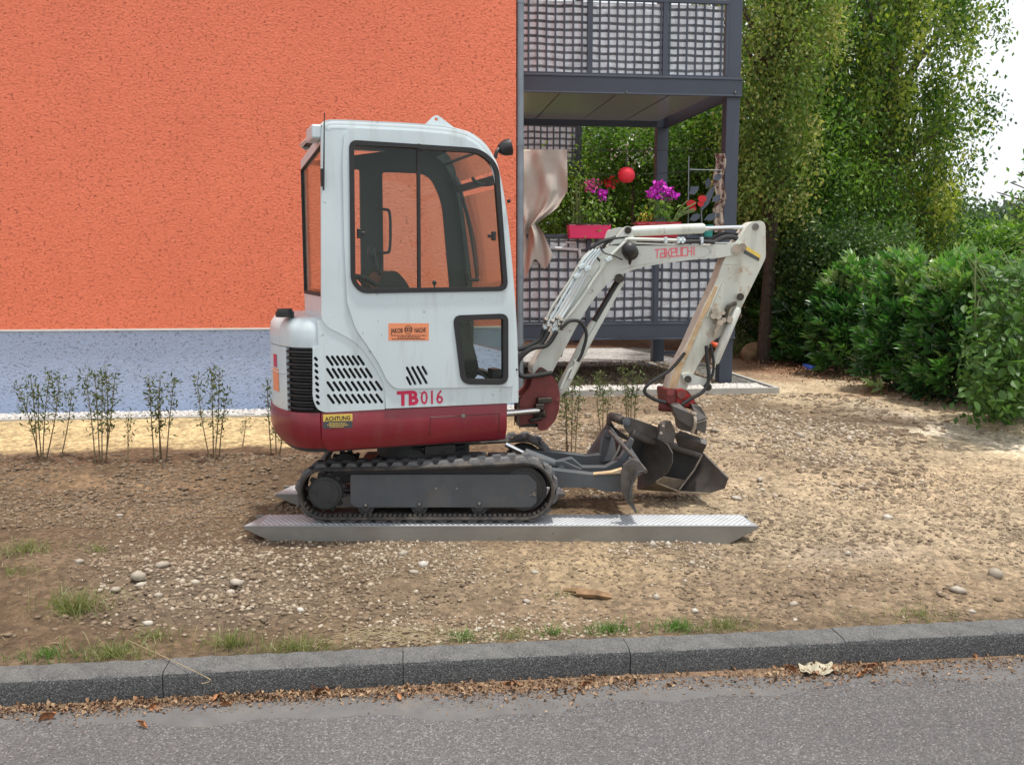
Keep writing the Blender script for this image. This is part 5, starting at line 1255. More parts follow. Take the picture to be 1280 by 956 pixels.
tb_.build('tilt_rotator', 'bucket_steel', exc, bevel=.005)
q = MB(); q.tube(catmull([P(867, 517, 6.42), P(869, 525, 6.38), P(868, 534, 6.38), P(865, 541, 6.4)]), .013, 8); q.tube([P(864, 516, 6.4), P(870, 518, 6.4)], .014, 8); q.build('hose_fitting', 'worn_steel', exc)
# ---- bucket
bk = thing_b = None
TUBE = [P(789, 541, 6.52), P(808, 549, 6.55), P(845, 559, 6.70), P(877, 569, 6.72)]
bkt = MB().tube(TUBE, .030, 16).build('bucket', 'bucket_steel', exc, label='steel grading bucket resting on the gravel')
LP = [(804, 549, 6.72), (812, 546.5, 6.62), (824, 549, 6.52), (834, 555, 6.43), (840, 566, 6.40), (840, 578, 6.42), (834, 591, 6.46), (822, 601, 6.52), (806, 608, 6.62), (796, 611, 6.68), (797, 590, 6.74), (801, 570, 6.74)]
MB().prism([P(*p) for p in LP], RT*.010+FH*.010).build('side_plate', 'bucket_steel', bkt, bevel=.003)
RP = [(878, 566, 6.70), (909, 597, 6.36), (904, 611, 6.38), (888, 615.5, 6.46), (848, 613.5, 6.72), (856, 600, 6.74), (869, 584, 6.74)]
MB().prism([P(*p) for p in RP], RT*.014+FH*.006).build('side_plate', 'bucket_steel', bkt, bevel=.003, label='right side plate, polished by digging')
MB().prism([P(806, 552, 6.74), P(878, 570, 6.76), P(868, 588, 6.78), P(849, 614, 6.76), P(797, 609, 6.78), P(800, 575, 6.78)], RT*.0+FH*.012).build('back_plate', 'undercarriage_steel', bkt)
MB().prism([P(797, 610, 6.76), P(848, 613, 6.74), P(888, 616, 6.46), P(850, 613.5, 6.56), P(820, 601.5, 6.54)], -UP*.012).build('cutting_edge', 'worn_steel', bkt, bevel=.002)
MB().prism([P(820, 601, 6.50), P(829, 595, 6.50), P(858, 600, 6.70), P(848, 613, 6.72)], -UP*.006).build('floor_plate', 'worn_steel', bkt)
MB().tube([P(878, 568, 6.69), P(868, 587, 6.70), P(849, 612, 6.68)], .008, 6).build('side_rib', 'worn_steel', bkt)
MB().prism([P(822, 547, 6.45), P(824, 531, 6.45), P(832, 526, 6.45), P(839, 527, 6.46), (P(845, 541, 6.5)), P(842, 555, 6.5), P(828, 552, 6.46)], FH*.05).build('hanger', 'bucket_steel', bkt, bevel=.004)
q = MB(); q.prism([P(822, 548, 6.425), P(826, 529, 6.425), P(832, 528, 6.425), P(830, 549, 6.425)], FH*.022); q.build('hanger_plate', 'bucket_steel', bkt, bevel=.003)
q = MB()
for u, v in ((829, 532), (826.5, 541)): q.tube([P(u, v, 6.425), P(u, v, 6.41)], .011, 8)
sep(q, 'bolt', 'worn_steel', bkt)
MB().prism([P(843, 543, 6.62), P(851, 539, 6.62), P(884, 550, 6.55), P(884, 556, 6.50), P(878, 567, 6.62), P(848, 558, 6.64)], FH*.02).build('upper_plate', 'bucket_steel', bkt, bevel=.004)
# left-hand hanger with its long torque tube
MB().prism([P(777, 526, 6.5), P(782, 521, 6.5), P(789, 522, 6.5), P(822, 534, 6.55), P(822, 548, 6.55), P(806, 547, 6.55), P(790, 547, 6.52), P(781, 536, 6.5)], FH*.02).build('hanger', 'bucket_steel', bkt, bevel=.004)
q = MB(); q.tube([P(783, 528, 6.50), P(783, 528, 6.46)], [.030, .026], 18); q.tube([P(783, 528, 6.465), P(783, 528, 6.45)], [.014, .012], 12); q.build('boss', 'steel_gray', bkt)
q = MB(); q.tube([P(765, 521, 6.62), P(779, 526, 6.52)], .030, 16); q.build('torque_tube', 'bucket_steel', bkt)
MB().prism([P(758, 528, 6.66), P(759, 519, 6.66), P(764, 515.5, 6.66), P(776, 518, 6.62), P(780, 521, 6.62), P(770, 521, 6.6), P(764, 526, 6.6), P(768, 534, 6.6), P(785, 546, 6.55), P(787, 552, 6.55), P(774, 546, 6.6)], FH*.025).build('hook', 'bucket_steel', bkt, bevel=.003)
MB().prism([P(786, 545, 6.68), P(806, 552, 6.72), P(798, 590, 6.72), P(790, 600, 6.6), P(778, 570, 6.6)], FH*.02).build('back_shell', 'undercarriage_steel', bkt)

# ---- boom lift cylinder, guard, pipes, hoses, lamp, name
lc2 = MB().tube([BF.at(745, 402, .0), BF.at(742, 408, 0), BF.at(703, 484, 0), BF.at(698, 490, 0)], [.03, .040, .040, .03], 22).build('lift_cylinder', 'cream_paint', exc)
MB().tube([BF.at(775, 350, 0), BF.at(744, 403, 0)], .031, 18).build('rod', 'black_plastic', lc2)
MB().plate(BF.pt, BF.trs([(776, 352), (781, 352), (754, 402), (726, 450), (715, 474), (710, 474), (720, 450), (748, 400)], .06), [], .042, .06).build('cylinder_guard', 'cream_paint', exc, bevel=.003)
q = MB(); q.tube([BF.at(774, 348, -.09), BF.at(774, 348, .09)], .032, 16); q.tube([BF.at(678, 466, -.1), BF.at(678, 466, .125)], .030, 16); q.tube([BF.at(678, 466, .12), BF.at(678, 466, .135)], .016, 10); sep(q, 'pin', 'greasy', exc)
q = MB(); q.tube(catmull([BF.at(x, y, .05) for x, y in ((717, 450), (722, 456), (712, 462), (706, 474), (701, 486))]), .010, 8); q.build('pipe', 'cream_paint', exc)
for k in range(4):
    o = k*4.6
    MB().tube(catmull([BF.at(682+o, 410-o*.2, .09+.006*k), BF.at(700+o*1.0, 378, .09), BF.at(722+o*.9, 340, .09), BF.at(729+o*.9, 326, .09), BF.at(742+o*.8, 312, .09)], 5), .0085, 8).build('hydraulic_pipe', 'white_paint', exc)
MB().tube(catmull([BF.at(695, 412, .085), BF.at(722, 380, .085), BF.at(757, 328, .085), BF.at(780, 304, .085), BF.at(782, 300.5, .085), BF.at(790, 299, .085), BF.at(846, 300.5, .085)], 5), .012, 8).build('hydraulic_pipe', 'cream_paint', exc)
MB().tube(catmull([BF.at(680, 408, .03), BF.at(690, 385, .03), BF.at(712, 352, .03), BF.at(730, 322, .03), BF.at(748, 308, .03)], 5), .010, 8).build('hydraulic_pipe', 'cream_paint', exc)
q = MB()
for (u, v) in ((727, 333), (734, 336), (721, 345), (683, 408), (693, 411), (761, 324)): q.box(BF.at(u, v, .098), (BF.u+UP*.45)*.022, BF.n*.014, (UP-BF.u*.45)*.012)
sep(q, 'pipe_clamp', 'white_paint', exc, bevel=.003)
q = MB()
for u, v in ((681, 403), (684, 411), (689, 405), (695, 401), (697, 409), (702, 411), (700, 404)): q.tube([BF.at(u, v, .07), BF.at(u+2, v-5, .12)], .014, 8)
sep(q, 'pipe_fittings', 'bolt_steel', exc)
for pts, r_, w_ in (([(648, 437), (662, 432), (675, 424), (680, 412)], .017, .10), ([(648, 446), (660, 438), (676, 430), (686, 414)], .017, .12), ([(690, 466), (652, 470), (648, 452), (664, 436), (684, 431), (696, 414)], .016, .13),
                    ([(703, 409), (713, 401), (726, 403), (733, 418), (728, 440), (722, 452)], .012, .12), ([(700, 446), (705, 430), (712, 414), (716, 403)], .012, .05),
                    ([(750, 327), (740, 312), (753, 302), (770, 298), (784, 297)], .013, .06), ([(744, 330), (752, 312), (762, 300), (778, 294)], .012, .03),
                    ([(856, 441), (838, 462), (812, 479), (806, 490), (818, 499), (832, 503)], .013, .09), ([(883, 432), (884, 450), (886, 474), (879, 489), (864, 498), (852, 506)], .014, .13),
                    ([(888, 430), (892, 452), (890, 470), (880, 484)], .010, .12), ([(848, 303), (872, 302), (893, 303)], .014, .085), ([(893, 303), (905, 297), (918, 297), (926, 303)], .018, .03), ([(890, 300), (902, 293), (922, 294)], .016, -.02)):
    MB().tube(catmull([BF.at(x, y, w_) for x, y in pts]), r_, 8).build('hose', 'black_rubber', exc)
q = MB()
for x in (832, 848, 853, 877): q.box(BF.at(x, 300.5, .09), BF.u*.010, BF.n*.012, UP*.022)
q.tube([BF.at(846, 300.5, .085), BF.at(856, 301, .085)], .018, 8); sep(q, 'pipe_clamp', 'white_paint', exc, bevel=.003)
MB().tube(catmull([BF.at(922, 297, .0), BF.at(932, 290, 0), BF.at(942, 281, 0)]), .012, 8).build('hose', 'black_rubber', exc)
lamp(BF.at(787, 314, .14), BF.u*.5-BF.n*.8-UP*.25, .055, 'work_lamp')
q = MB(); q.ball(BF.at(786.5, 312.5, .15), .054, .05, .056, axes=(BF.u, BF.n, UP), n=18, m=12); q.tube([BF.at(788, 322, .14), BF.at(787, 331, .13)], [.02, .006], 8); q.build('lamp_housing', 'black_plastic', exc)
q = MB(); q.tube(catmull([BF.at(778, 325, .12), BF.at(768, 320, .11), BF.at(755, 316, .10), BF.at(750, 308, .10)]), .005, 6); q.build('lamp_cable', 'black_rubber', exc)
p0 = BF.at(819, 322.3, .0715); p1 = BF.at(873, 318.2, .0715); du = (p1-p0).normalized()
du = (p1-p0).normalized(); LW = (p1-p0).length/8.0; LH = .056
GL = {'T': [((0, 1), (.85, 1)), ((.42, 1), (.42, 0))], 'a': [((.1, 1), (.85, 1)), ((.85, 1), (.85, 0)), ((.85, 0), (0, 0)), ((0, 0), (0, .5)), ((0, .5), (.85, .5))], 'K': [((0, 1), (0, 0)), ((0, .5), (.4, .5)), ((.4, .5), (.85, 1)), ((.4, .5), (.85, 0))],
      'e': [((.85, 0), (0, 0)), ((0, 0), (0, 1)), ((0, 1), (.85, 1)), ((.85, 1), (.85, .5)), ((.85, .5), (0, .5))], 'U': [((0, 1), (0, 0)), ((0, 0), (.85, 0)), ((.85, 0), (.85, 1))], 'C': [((.85, 1), (0, 1)), ((0, 1), (0, 0)), ((0, 0), (.85, 0))],
      'H': [((0, 1), (0, 0)), ((.85, 1), (.85, 0)), ((0, .5), (.85, .5))], 'I': [((.2, 1), (.2, 0))]}
q = MB()
for gi, g in enumerate('TaKeUCHI'):
    for k, (a_, b_) in enumerate(GL[g]):
        A = p0+du*(gi+a_[0]*.86)*LW+UP*a_[1]*LH; B = p0+du*(gi+b_[0]*.86)*LW+UP*b_[1]*LH; d = (B-A).normalized(); n_ = d.cross(BF.n).normalized()*.0036; q.box((A+B)/2+BF.n*(.0002*k), (B-A)/2+d*.0036, BF.n*.0008, n_)
q.build('maker_lettering', 'letter_pink', exc, smooth=False)

# ---- loading ramps
def ramp_thing(Z, uo, label, sfar):
    A = Frame(P(640, 640, Z)-UP*P(640, 640, Z).z, RT)
    o = thing('loading_ramp', label, 'ramp', A.pt(-.1, -.13, 0), 'aluminium loading ramps under the excavator')
    zt_ = .098; Wd = .27
    sx = lambda u: Frame(A.O, RT).tr(u, 657, 0)[0]
    u_off = sx(305+uo)-sx(305)
    x0, x0b, x1b, x1 = sx(305)+u_off, sx(345)+u_off, sx(905)+u_off+sfar, sx(948)+u_off+sfar
    for w0, w1 in ((-.016, 0), (-Wd, -Wd+.016)):
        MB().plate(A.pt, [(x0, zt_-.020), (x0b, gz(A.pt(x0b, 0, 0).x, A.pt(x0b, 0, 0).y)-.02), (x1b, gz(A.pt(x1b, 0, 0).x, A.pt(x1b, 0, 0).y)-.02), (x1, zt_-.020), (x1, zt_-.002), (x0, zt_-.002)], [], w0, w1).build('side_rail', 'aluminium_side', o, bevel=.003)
    tp = MB(); xa = sx(345)+u_off
    tp.hexa([A.pt(x0+.07, -Wd, zt_-.008), A.pt(x1-.05, -Wd, zt_-.008), A.pt(x1, 0, zt_-.008), A.pt(x0, 0, zt_-.008)], [A.pt(x0+.07, -Wd, zt_), A.pt(x1-.05, -Wd, zt_), A.pt(x1, 0, zt_), A.pt(x0, 0, zt_)])
    tp.build('deck', 'deck_metal', o, smooth=False)
    st_ = MB(); nx = int((x1-x0-.1)/.034)
    for i in range(nx):
        for j in range(9):
            x = x0+.10+i*.034+(j % 2)*.017; w_ = -.03-j*.026; e = .0135
            st_.add([A.pt(x-e, w_, zt_), A.pt(x, w_-e*.8, zt_), A.pt(x+e, w_, zt_), A.pt(x, w_+e*.8, zt_), A.pt(x, w_, zt_+.005)], [(0, 1, 4), (1, 2, 4), (2, 3, 4), (3, 0, 4)])
    st_.build('grip_studs', 'aluminium', o, kind='stuff', smooth=False)
    for k in range(9):
        x = x0+.2+(x1-x0-.4)*k/8; MB().box(A.pt(x, -Wd/2, zt_-.03), A.u*.012, A.n*(Wd/2-.018), UP*.018).build('crossbar', 'aluminium_side', o)
ramp_thing(5.635, 0, 'nearer aluminium loading ramp, fully visible in front of the tracks', 0)
ramp_thing(6.46, 40, 'farther aluminium loading ramp, only its left end showing past the tracks', -1.62)
# ================================================================== STONES, LITTER, GRASS
def ground_pts(n, u0, u1, v0, v1, dens=None):
    """random ground points spread evenly over a patch of the plot"""
    c = [PGR(u, v) for u in (u0, u1) for v in (v0, v1)]
    x = rng.uniform(min(p.x for p in c), max(p.x for p in c), n*3); y = rng.uniform(max(KY1+.03, min(p.y for p in c)), max(p.y for p in c), n*3)
    z = gzn(x, y); U, W_ = px_of(x, y, z); ok = (U > u0) & (U < u1) & (W_ > v0) & (W_ < v1)
    if dens is not None: ok &= rng.random(n*3) < dens(U, W_, x, y)
    return x[ok][:n], y[ok][:n]
P_X, P_Y, P_S, P_T = [], [], [], []
def scatter(n, box, s0, s1, t0, t1, dens=None, pw=2.2):
    x, y = ground_pts(n, *box, dens=dens)
    U, W_ = px_of(x, y, gzn(x, y)); keep = ~((np.abs(W_-(474+(U-950)*.25)) < 27+4*fbm(x, y, 2, 3, 4)) & (U > 950) & (rng.random(len(x)) > .12)); x, y = x[keep], y[keep]; m = len(x)
    P_X.append(x); P_Y.append(y); P_S.append(s0+(s1-s0)*rng.random(m)**pw); P_T.append(rng.uniform(t0, t1, m))
def dn(s, thr, seed): return lambda U, W_, x, y: np.clip((fbm(x, y, s, 3, seed)-thr)*5, .06, 1)
scatter(9000, (-60, 1340, 572, 838), .004, .011, 0, .45, dn(1.2, -.1, 5))
scatter(3300, (110, 480, 660, 800), .005, .019, .0, .9, lambda U, W_, x, y: np.exp(-(((U-300)/170)**2+((W_-725)/48)**2))*1.2)
scatter(4500, (430, 900, 670, 810), .004, .015, .1, .95, dn(1.3, .08, 6))
scatter(5500, (840, 1340, 560, 800), .004, .014, .15, .85, dn(1.1, .12, 7))
scatter(8000, (660, 1160, 492, 625), .007, .026, .1, 1, dn(1.3, -.05, 8))
scatter(2500, (820, 1280, 495, 560), .008, .03, .3, 1, dn(1.1, 0, 9))
scatter(2500, (0, 380, 566, 660), .006, .02, .0, .5, dn(1.4, 0, 10))
scatter(700, (980, 1330, 470, 560), .005, .012, .4, 1, dn(1.4, 0, 12))
X_, Y_, S_, T_ = map(np.concatenate, (P_X, P_Y, P_S, P_T))
ok = ~((gzn(X_, Y_) > 9)); X_, Y_, S_, T_ = X_[ok], Y_[ok], S_[ok], T_[ok]
rocks('gravel', np.stack([X_, Y_, gzn(X_, Y_)+S_*.15], 1), S_, 'stones', tint=T_, flat=.65, kind='stuff', label='loose gravel and crumbs of soil over the building plot', cat='gravel')
# soil clods
for bx, nn, sm in (((660, 1160, 492, 612), 2600, .034), ((1020, 1195, 512, 545), 1500, .04), ((0, 700, 640, 800), 2600, .016), ((850, 1330, 640, 800), 1800, .014)):
    x, y = ground_pts(nn, *bx, dens=dn(1.8, -.1, 33)); s = .007+rng.random(len(x))**2*sm
    rocks('soil_clods', np.stack([x, y, gzn(x, y)], 1), s, 'stones', tint=rng.uniform(0, .3, len(x)), flat=.5, kind='stuff', label='dark crumbs of turned soil between the gravel', cat='soil')
x, y = ground_pts(1500, -40, 700, 566, 640, dens=dn(1.5, -.1, 15)); s = rng.uniform(.008, .035, len(x))
rocks('soil_clods', np.stack([x, y, gzn(x, y)], 1), s, 'stones', tint=rng.uniform(0, .22, len(x)), flat=.5, kind='stuff', label='brown clods of dug soil behind the ramps', cat='soil')
# stones one can pick out
big = [(100, 704, 9, 'pale round stone lying alone at the left of the gravel patch'), (173, 722, 9, 'white angular stone in the middle of the left gravel patch'), (176, 732, 8, 'flat white stone touching the angular white one'),
       (203, 708, 8, 'pale flattish stone at the top of the left gravel patch'), (145, 738, 7, 'light stone at the left edge of the gravel patch'), (198, 746, 7, 'whitish stone low in the left gravel patch'),
       (295, 729, 9, 'largest beige stone left of the ramp foot'), (289, 742, 8, 'beige stone just below the largest one'), (245, 729, 6, 'flat cream stone in mid gravel patch'), (278, 722, 5, 'grey stone above the beige pair'),
       (191, 687, 5, 'small grey stone behind the gravel patch'), (150, 645, 6, 'small pale stone on the bare soil near the saplings'), (376, 764, 6, 'pale pebble below the left ramp end'), (185, 780, 7, 'lilac-grey flat stone near the kerb grass'),
       (504, 694, 7, 'oval white stone below the track'), (529, 707, 7, 'white stone right of the oval one'), (517, 716, 6, 'tan stone under the two white stones'), (658, 753, 7, 'broad white stone in the middle gravel'), (821, 748, 7, 'white stone right of the wood piece'),
       (669, 716, 5, 'small pale stone above the broad white one'), (815, 683, 8, 'stone heap top in front of the ramp'), (598, 787, 6, 'bluish flat stone near the kerb'), (992, 756, 6, 'bright white stone near the right kerb'), (869, 765, 6, 'white stone near the kerb grass on the right'),
       (994, 775, 5, 'tiny light stone just behind the right kerb'), (1245, 720, 12, 'flat pale slab at the right edge of the plot'), (1197, 738, 10, 'broken tan stone left of the slab'), (865, 705, 6, 'white pebble below the ramp tip'), (1110, 648, 6, 'cream stone on the right-hand slope'),
       (1215, 765, 5, 'round pebble close to the kerb at far right'), (1060, 693, 6, 'light stone in the centre of the right slope'), (920, 624, 8, 'pale stone beside the bucket shadow'), (835, 682, 7, 'brown stone in front of the ramp'), (950, 601, 8, 'light stone right of the bucket'),
       (893, 540, 7, 'whitish stone behind the tilt coupler'), (1000, 545, 7, 'stone on the rubble behind the bucket'), (735, 520, 6, 'stone between the saplings')]
for i, (u, v, w_, lab) in enumerate(big):
    p = PGR(u, v); Z = (p-CP).dot(FH); r = w_*Z/FOC
    o = rocks('stone', np.array([[0, 0, 0]], float), [r], 'pale_stones', tint=rng.uniform(.15, 1, 1), flat=.6, label=lab, cat='stone', group='larger stones on the plot'); o.location = (p.x, p.y, p.z+r*.25)
# wood, paper, rag, boulder
p = PGR(735, 747); d = RT*.8-FH*.25; d.normalize()
q = MB(); q.tube([p+d*-.13+UP*.030, p+d*-.06+UP*.036, p+d*-.055+UP*.026, p+d*.04+UP*.028, p+d*.10+UP*.024, p+d*.125+UP*.018], [.008, .020, .027, .022, .019, .006], 5); q.build('wood_piece', 'wood', None, 'short splintered piece of wood lying on the middle gravel', 'wood', smooth=False)
q = MB(); rows = []
for i in range(14):
    rows.append([]);
    for j in range(10):
        b = PZ(1022, 838, -.115); rows[-1].append(b+RT*(i-6.5)*.013+FH*(j-4.5)*.012*(1+.3*math.sin(i))+UP*(.010+.007*math.sin(i*.7+j*1.3)+.005*math.sin(i*1.7-j*.8)+random.uniform(0, .008)))
q.shell(rows, UP*.002); q.build('crumpled_paper', 'pale_paper', None, 'crumpled beige paper lying in the gutter on the right', 'litter', smooth=False)
q = MB(); p = PGR(946, 450); q.ball(p+UP*.10, .27, .2, .19, n=14, m=9, jit=.18); q.build('boulder', 'boulder', None, 'yellowish boulder at the foot of the dark shrubs behind the post', 'stone')
q = MB(); p = PGR(1012, 461); q.box(p+UP*.03, (.09, 0, 0), (0, .06, .01), (0, .01, .03)); q.build('blue_scrap', 'blue_rag', None, 'small blue plastic scrap under the laurel hedge', 'litter', bevel=.01)
# dead leaves in the gutter
def gut(n, spread, u_peak=None):
    x = rng.uniform(-3.4, 3.4, n); base = .045+.13*np.clip(fbm(x, x*0, 1.1, 3, 88)+.35, 0, 1); y = KY0-.01-np.abs(rng.normal(size=n))*base*spread
    return x, y
x, y = gut(14000, .95); U, W_ = px_of(x, y, -.11); ok = (U > -80) & (U < 1350) & (rng.random(len(x)) < np.where(U < 800, 1., np.where((U > 960) & (U < 1110), .9, .35))); x, y = x[ok], y[ok]
leafmesh('leaf_litter', np.stack([x, y, -.116+rng.uniform(0, .012, len(x))**1.], 1), .005+.024*rng.random(len(x))**2.5, 'litter', aspect=.6, upn=1.8, curl=.3, tint=rng.random(len(x)), kind='stuff', label='brown leaf litter lying in the gutter along the kerb', cat='leaves')
x, y = gut(5000, 1.3); rocks('gutter_grit', np.stack([x, y, np.full(len(x), -.114)], 1), rng.uniform(.0015, .005, len(x)), 'litter', flat=.5, kind='stuff', label='brown grit between the leaves in the gutter', cat='grit')
ll = [(910, 832, 'upright orange-brown leaf against the kerb right of centre'), (1062, 822, 'curled orange leaf at the kerb above the paper'), (1085, 832, 'brown leaf right of the crumpled paper'), (1120, 820, 'dark orange leaf against the kerb on the right'), (990, 834, 'dry leaf left of the crumpled paper'),
      (1075, 840, 'olive leaf under the brown ones'), (1217, 818, 'rusty leaf at the kerb near the right edge'), (282, 877, 'reddish curled leaf at the left kerb'), (190, 882, 'brown leaf near the left kerb joint'), (270, 868, 'dark leaf leaning on the kerb at left'), (400, 862, 'tan leaf under the left kerb'),
      (730, 853, 'light leaf at the end of the central leaf drift'), (640, 852, 'brown leaf in the central drift'), (500, 868, 'tan leaf left of the second kerb joint'), (60, 893, 'pale leaf at the far left of the gutter'), (180, 902, 'single pale leaf on the asphalt edge'), (1045, 836, 'russet leaf beside the paper')]
for i, (u, v, lab) in enumerate(ll):
    p = PZ(u, v, -.10); q = MB(); a = random.uniform(0, 3.1); ex = V(math.cos(a), math.sin(a), random.uniform(-.1, .5)).normalized(); ey = ex.cross(V(.2, .9, .3)).normalized(); ez = ex.cross(ey); L = random.uniform(.022, .04)
    rows = [[ex*(t*L)+ey*(s*L*.6*math.sin(math.pi*(t+1)/2+.15))+ez*(L*.35*(s*s+.5*t*t)+.004*math.sin(t*9)) for s in (-1, -.5, 0, .5, 1)] for t in (-1, -.6, -.2, .2, .6, 1)]
    q.grid([[p+c for c in r] for r in rows]); o = q.build('dry_leaf', 'dry_leaf', None, lab, 'leaf', 'dry leaves in the gutter', local=p)
# leaf litter under the hedge
x, y = ground_pts(5000, 930, 1250, 440, 512, dens=lambda U, W_, x, y: np.exp(-((W_-(452+(U-950)*.19))/9)**2))
leafmesh('hedge_litter', np.stack([x, y, gzn(x, y)+rng.uniform(0, .03, len(x))], 1), .05, 'litter', aspect=.5, upn=1.2, kind='stuff', label='reddish brown fallen leaves along the foot of the laurel hedge', cat='leaves')
# twigs and straw
q = MB()
for i in range(260):
    x, y = ground_pts(1, 0, 1280, 640, 835); 
    if len(x) == 0: continue
    p = V(x[0], y[0], gz(x[0], y[0])+.006); a = random.uniform(0, 6.28); L = random.uniform(.02, .09); d = V(math.cos(a), math.sin(a)*.6, random.uniform(-.05, .2)); q.tube([p, p+d*L*.5+UP*.004, p+d*L], .0016, 4)
q.build('twigs', 'straw', None, 'straws and thin twigs scattered over the plot', 'twigs', kind='stuff')
def tuft(u, v, r, n, h, mat, label, cat='grass', dry=.3, flat=.5):
    p0 = PGR(u, v); Z = (p0-CP).dot(FH); r = r*Z/FOC; n = int(n*.75); h *= 1.4; ang = rng.uniform(0, 6.28, n); rad = r*np.abs(rng.normal(size=n))*.85; x = p0.x+np.cos(ang)*rad; y = np.maximum(p0.y+np.sin(ang)*rad*flat, KY1+.02); z = gzn(x, y)
    d = rng.normal(size=(n, 3))*.75; d[:, 2] = np.abs(d[:, 2])+1.; d /= np.linalg.norm(d, axis=1)[:, None]; L = h*(.5+rng.random(n))[:, None]
    sd = np.cross(d, rand_unit(n)); sd /= np.linalg.norm(sd, axis=1)[:, None]; wd = .0015
    b = np.stack([x, y, z], 1); m = b+d*L*.55; dd = d.copy(); dd[:, 2] -= .5; t = m+dd*L*.5
    vv = np.stack([b-sd*wd, b+sd*wd, m+sd*wd*.8, t, m-sd*wd*.8], 1).reshape(-1, 3); i = np.arange(n)*5
    f = np.concatenate([np.stack([i, i+1, i+2], 1), np.stack([i, i+2, i+4], 1), np.stack([i+4, i+2, i+3], 1)], 1).reshape(-1, 3)
    tn = np.clip(rng.random(n)*.7+dry*rng.random(n), 0, 1)
    return npmesh('grass_tuft', vv, f, mat, None, np.repeat(tn, 3), label=label, cat=cat, kind='stuff')
for a in ((32, 690, 34, 260, .07, 'grass_blades', 'thin grass tuft at the left edge of the plot'), (18, 716, 30, 120, .05, 'grass_blades', 'sparse yellowish grass below the left edge tuft'), (96, 765, 36, 420, .10, 'grass_blades', 'tall loose grass tuft left of the gravel patch'),
          (122, 690, 14, 70, .05, 'grass_blades', 'tiny grass tuft above the lone pale stone'), (60, 820, 40, 260, .035, 'bright_grass', 'bright green weeds at the left end of the kerb'), (140, 820, 50, 480, .05, 'grass_blades', 'yellow-green grass behind the left kerb joint'),
          (195, 798, 34, 160, .045, 'grass_blades', 'short grass below the left gravel patch'), (290, 808, 26, 220, .07, 'grass_blades', 'grass tuft behind the kerb below the ramp end'), (370, 812, 52, 420, .05, 'grass_blades', 'wide dry grass strip behind the kerb'),
          (575, 800, 22, 120, .05, 'bright_grass', 'small green tuft in the middle behind the kerb'), (640, 797, 34, 160, .035, 'grass_blades', 'faint grass right of the middle tuft'), (692, 793, 22, 110, .04, 'bright_grass', 'small tuft left of the wood piece'),
          (762, 790, 24, 260, .045, 'bright_grass', 'green tuft below the wood piece'), (845, 786, 26, 320, .04, 'bright_grass', 'dense bright tuft at the third kerb joint'), (905, 784, 34, 260, .04, 'grass_blades', 'grass right of the third kerb joint'), (1150, 770, 60, 200, .035, 'grass_blades', 'dry grass at the right end of the kerb'),
          (700, 745, 20, 40, .04, 'grass_blades', 'few blades beside the wood piece')):
    tuft(*a)
q = MB()
for i in range(70):
    u = random.gauss(490, 42); v = random.gauss(797, 6); p = PGR(u, v); a = random.uniform(-.6, .6)+(math.pi if random.random() < .5 else 0); L = random.uniform(.08, .2); d = V(math.cos(a), math.sin(a)*.5, 0)
    q.tube(catmull([p+UP*.005, p+d*L*.5+UP*random.uniform(.01, .04), p+d*L+UP*.005], 3), .0014, 4)
q.build('straw_heap', 'straw', None, 'tangle of dry straw behind the kerb left of centre', 'straw', kind='stuff')
for pts in (((160, 800), (215, 825), (258, 846), (262, 854), (252, 857)), ((385, 775), (398, 780), (410, 772), (400, 768))):
    q = MB(); q.tube(catmull([PZ(a, b, .015) if i < 3 and pts[0][0] == 160 else PGR(a, b)+UP*.01 for i, (a, b) in enumerate(pts)]), .0018, 5); q.build('straw_stalk', 'straw', None, 'single long dry stalk bent over the left kerb' if pts[0][0] == 160 else 'single pale dry stalk on the soil below the ramp end', 'straw')

# ================================================================== SAPLINGS
def sapling(u, v, stems, label, leafn=1., group='newly planted bare-stemmed shrubs'):
    b = PGR(u, v); Z = (b-CP).dot(FH); t = thing('sapling', label, 'shrub', b, group)
    for (u1, v1, du) in stems:
        bs = b+RT*(du*Z/FOC)+FH*random.uniform(-.05, .05); dz = random.uniform(-.15, .15); tp = P(u1, v1, Z+dz); mid = (bs+tp)/2+RT*random.uniform(-.02, .02)-UP*0
        path = catmull([bs-UP*.02, mid, tp], 6); q = MB(); q.tube(path, list(np.linspace(.0065, .002, len(path))), 5)
        for j in range(int(9*leafn)):      # short side twigs
            k = random.uniform(.35, 1); c = bs*(1-k)+tp*k; d = V(random.gauss(0, 1), random.gauss(0, 1), .7).normalized(); q.tube([c, c+d*random.uniform(.03, .07)], .0015, 4)
        st = q.build('stem', 'stem_brown', t)
        n = int(95*leafn*(tp-bs).length/.8); k = rng.random(n)**.65*.72+.28; bsn, tpn, mn = map(np.array, (bs, tp, mid))
        p = bsn*((1-k)**2)[:, None]+mn*(2*k*(1-k))[:, None]+tpn*(k**2)[:, None]+rng.normal(size=(n, 3))*np.array([.026, .026, .018])
        d = rand_unit(n); d[:, 2] += .5
        leafmesh('leaves', p, .040, 'sapling_leaves', t, aspect=.34, dirs=d)
sapling(190-10, 576, [], '') if 0 else None
sapling(52, 575, [(20, 478, -4), (38, 470, -2), (62, 465, 4), (75, 468, 6), (48, 482, 0), (90, 482, 20)], 'leftmost planted shrub, six thin stems before the blue-grey plinth')
sapling(128, 575, [(106, 468, -6), (118, 462, -2), (132, 460, 2), (128, 470, 0), (144, 470, 6), (160, 515, 34)], 'second planted shrub from the left with a stem leaning right')
sapling(200, 576, [(186, 470, -5), (200, 470, 0), (218, 472, 6), (196, 490, -1)], 'third planted shrub, four stems, right of the leaning stem')
sapling(266, 574, [(246, 470, -5), (264, 462, 0), (274, 462, 3), (284, 490, 6)], 'fourth planted shrub, nearest to the excavator tail')
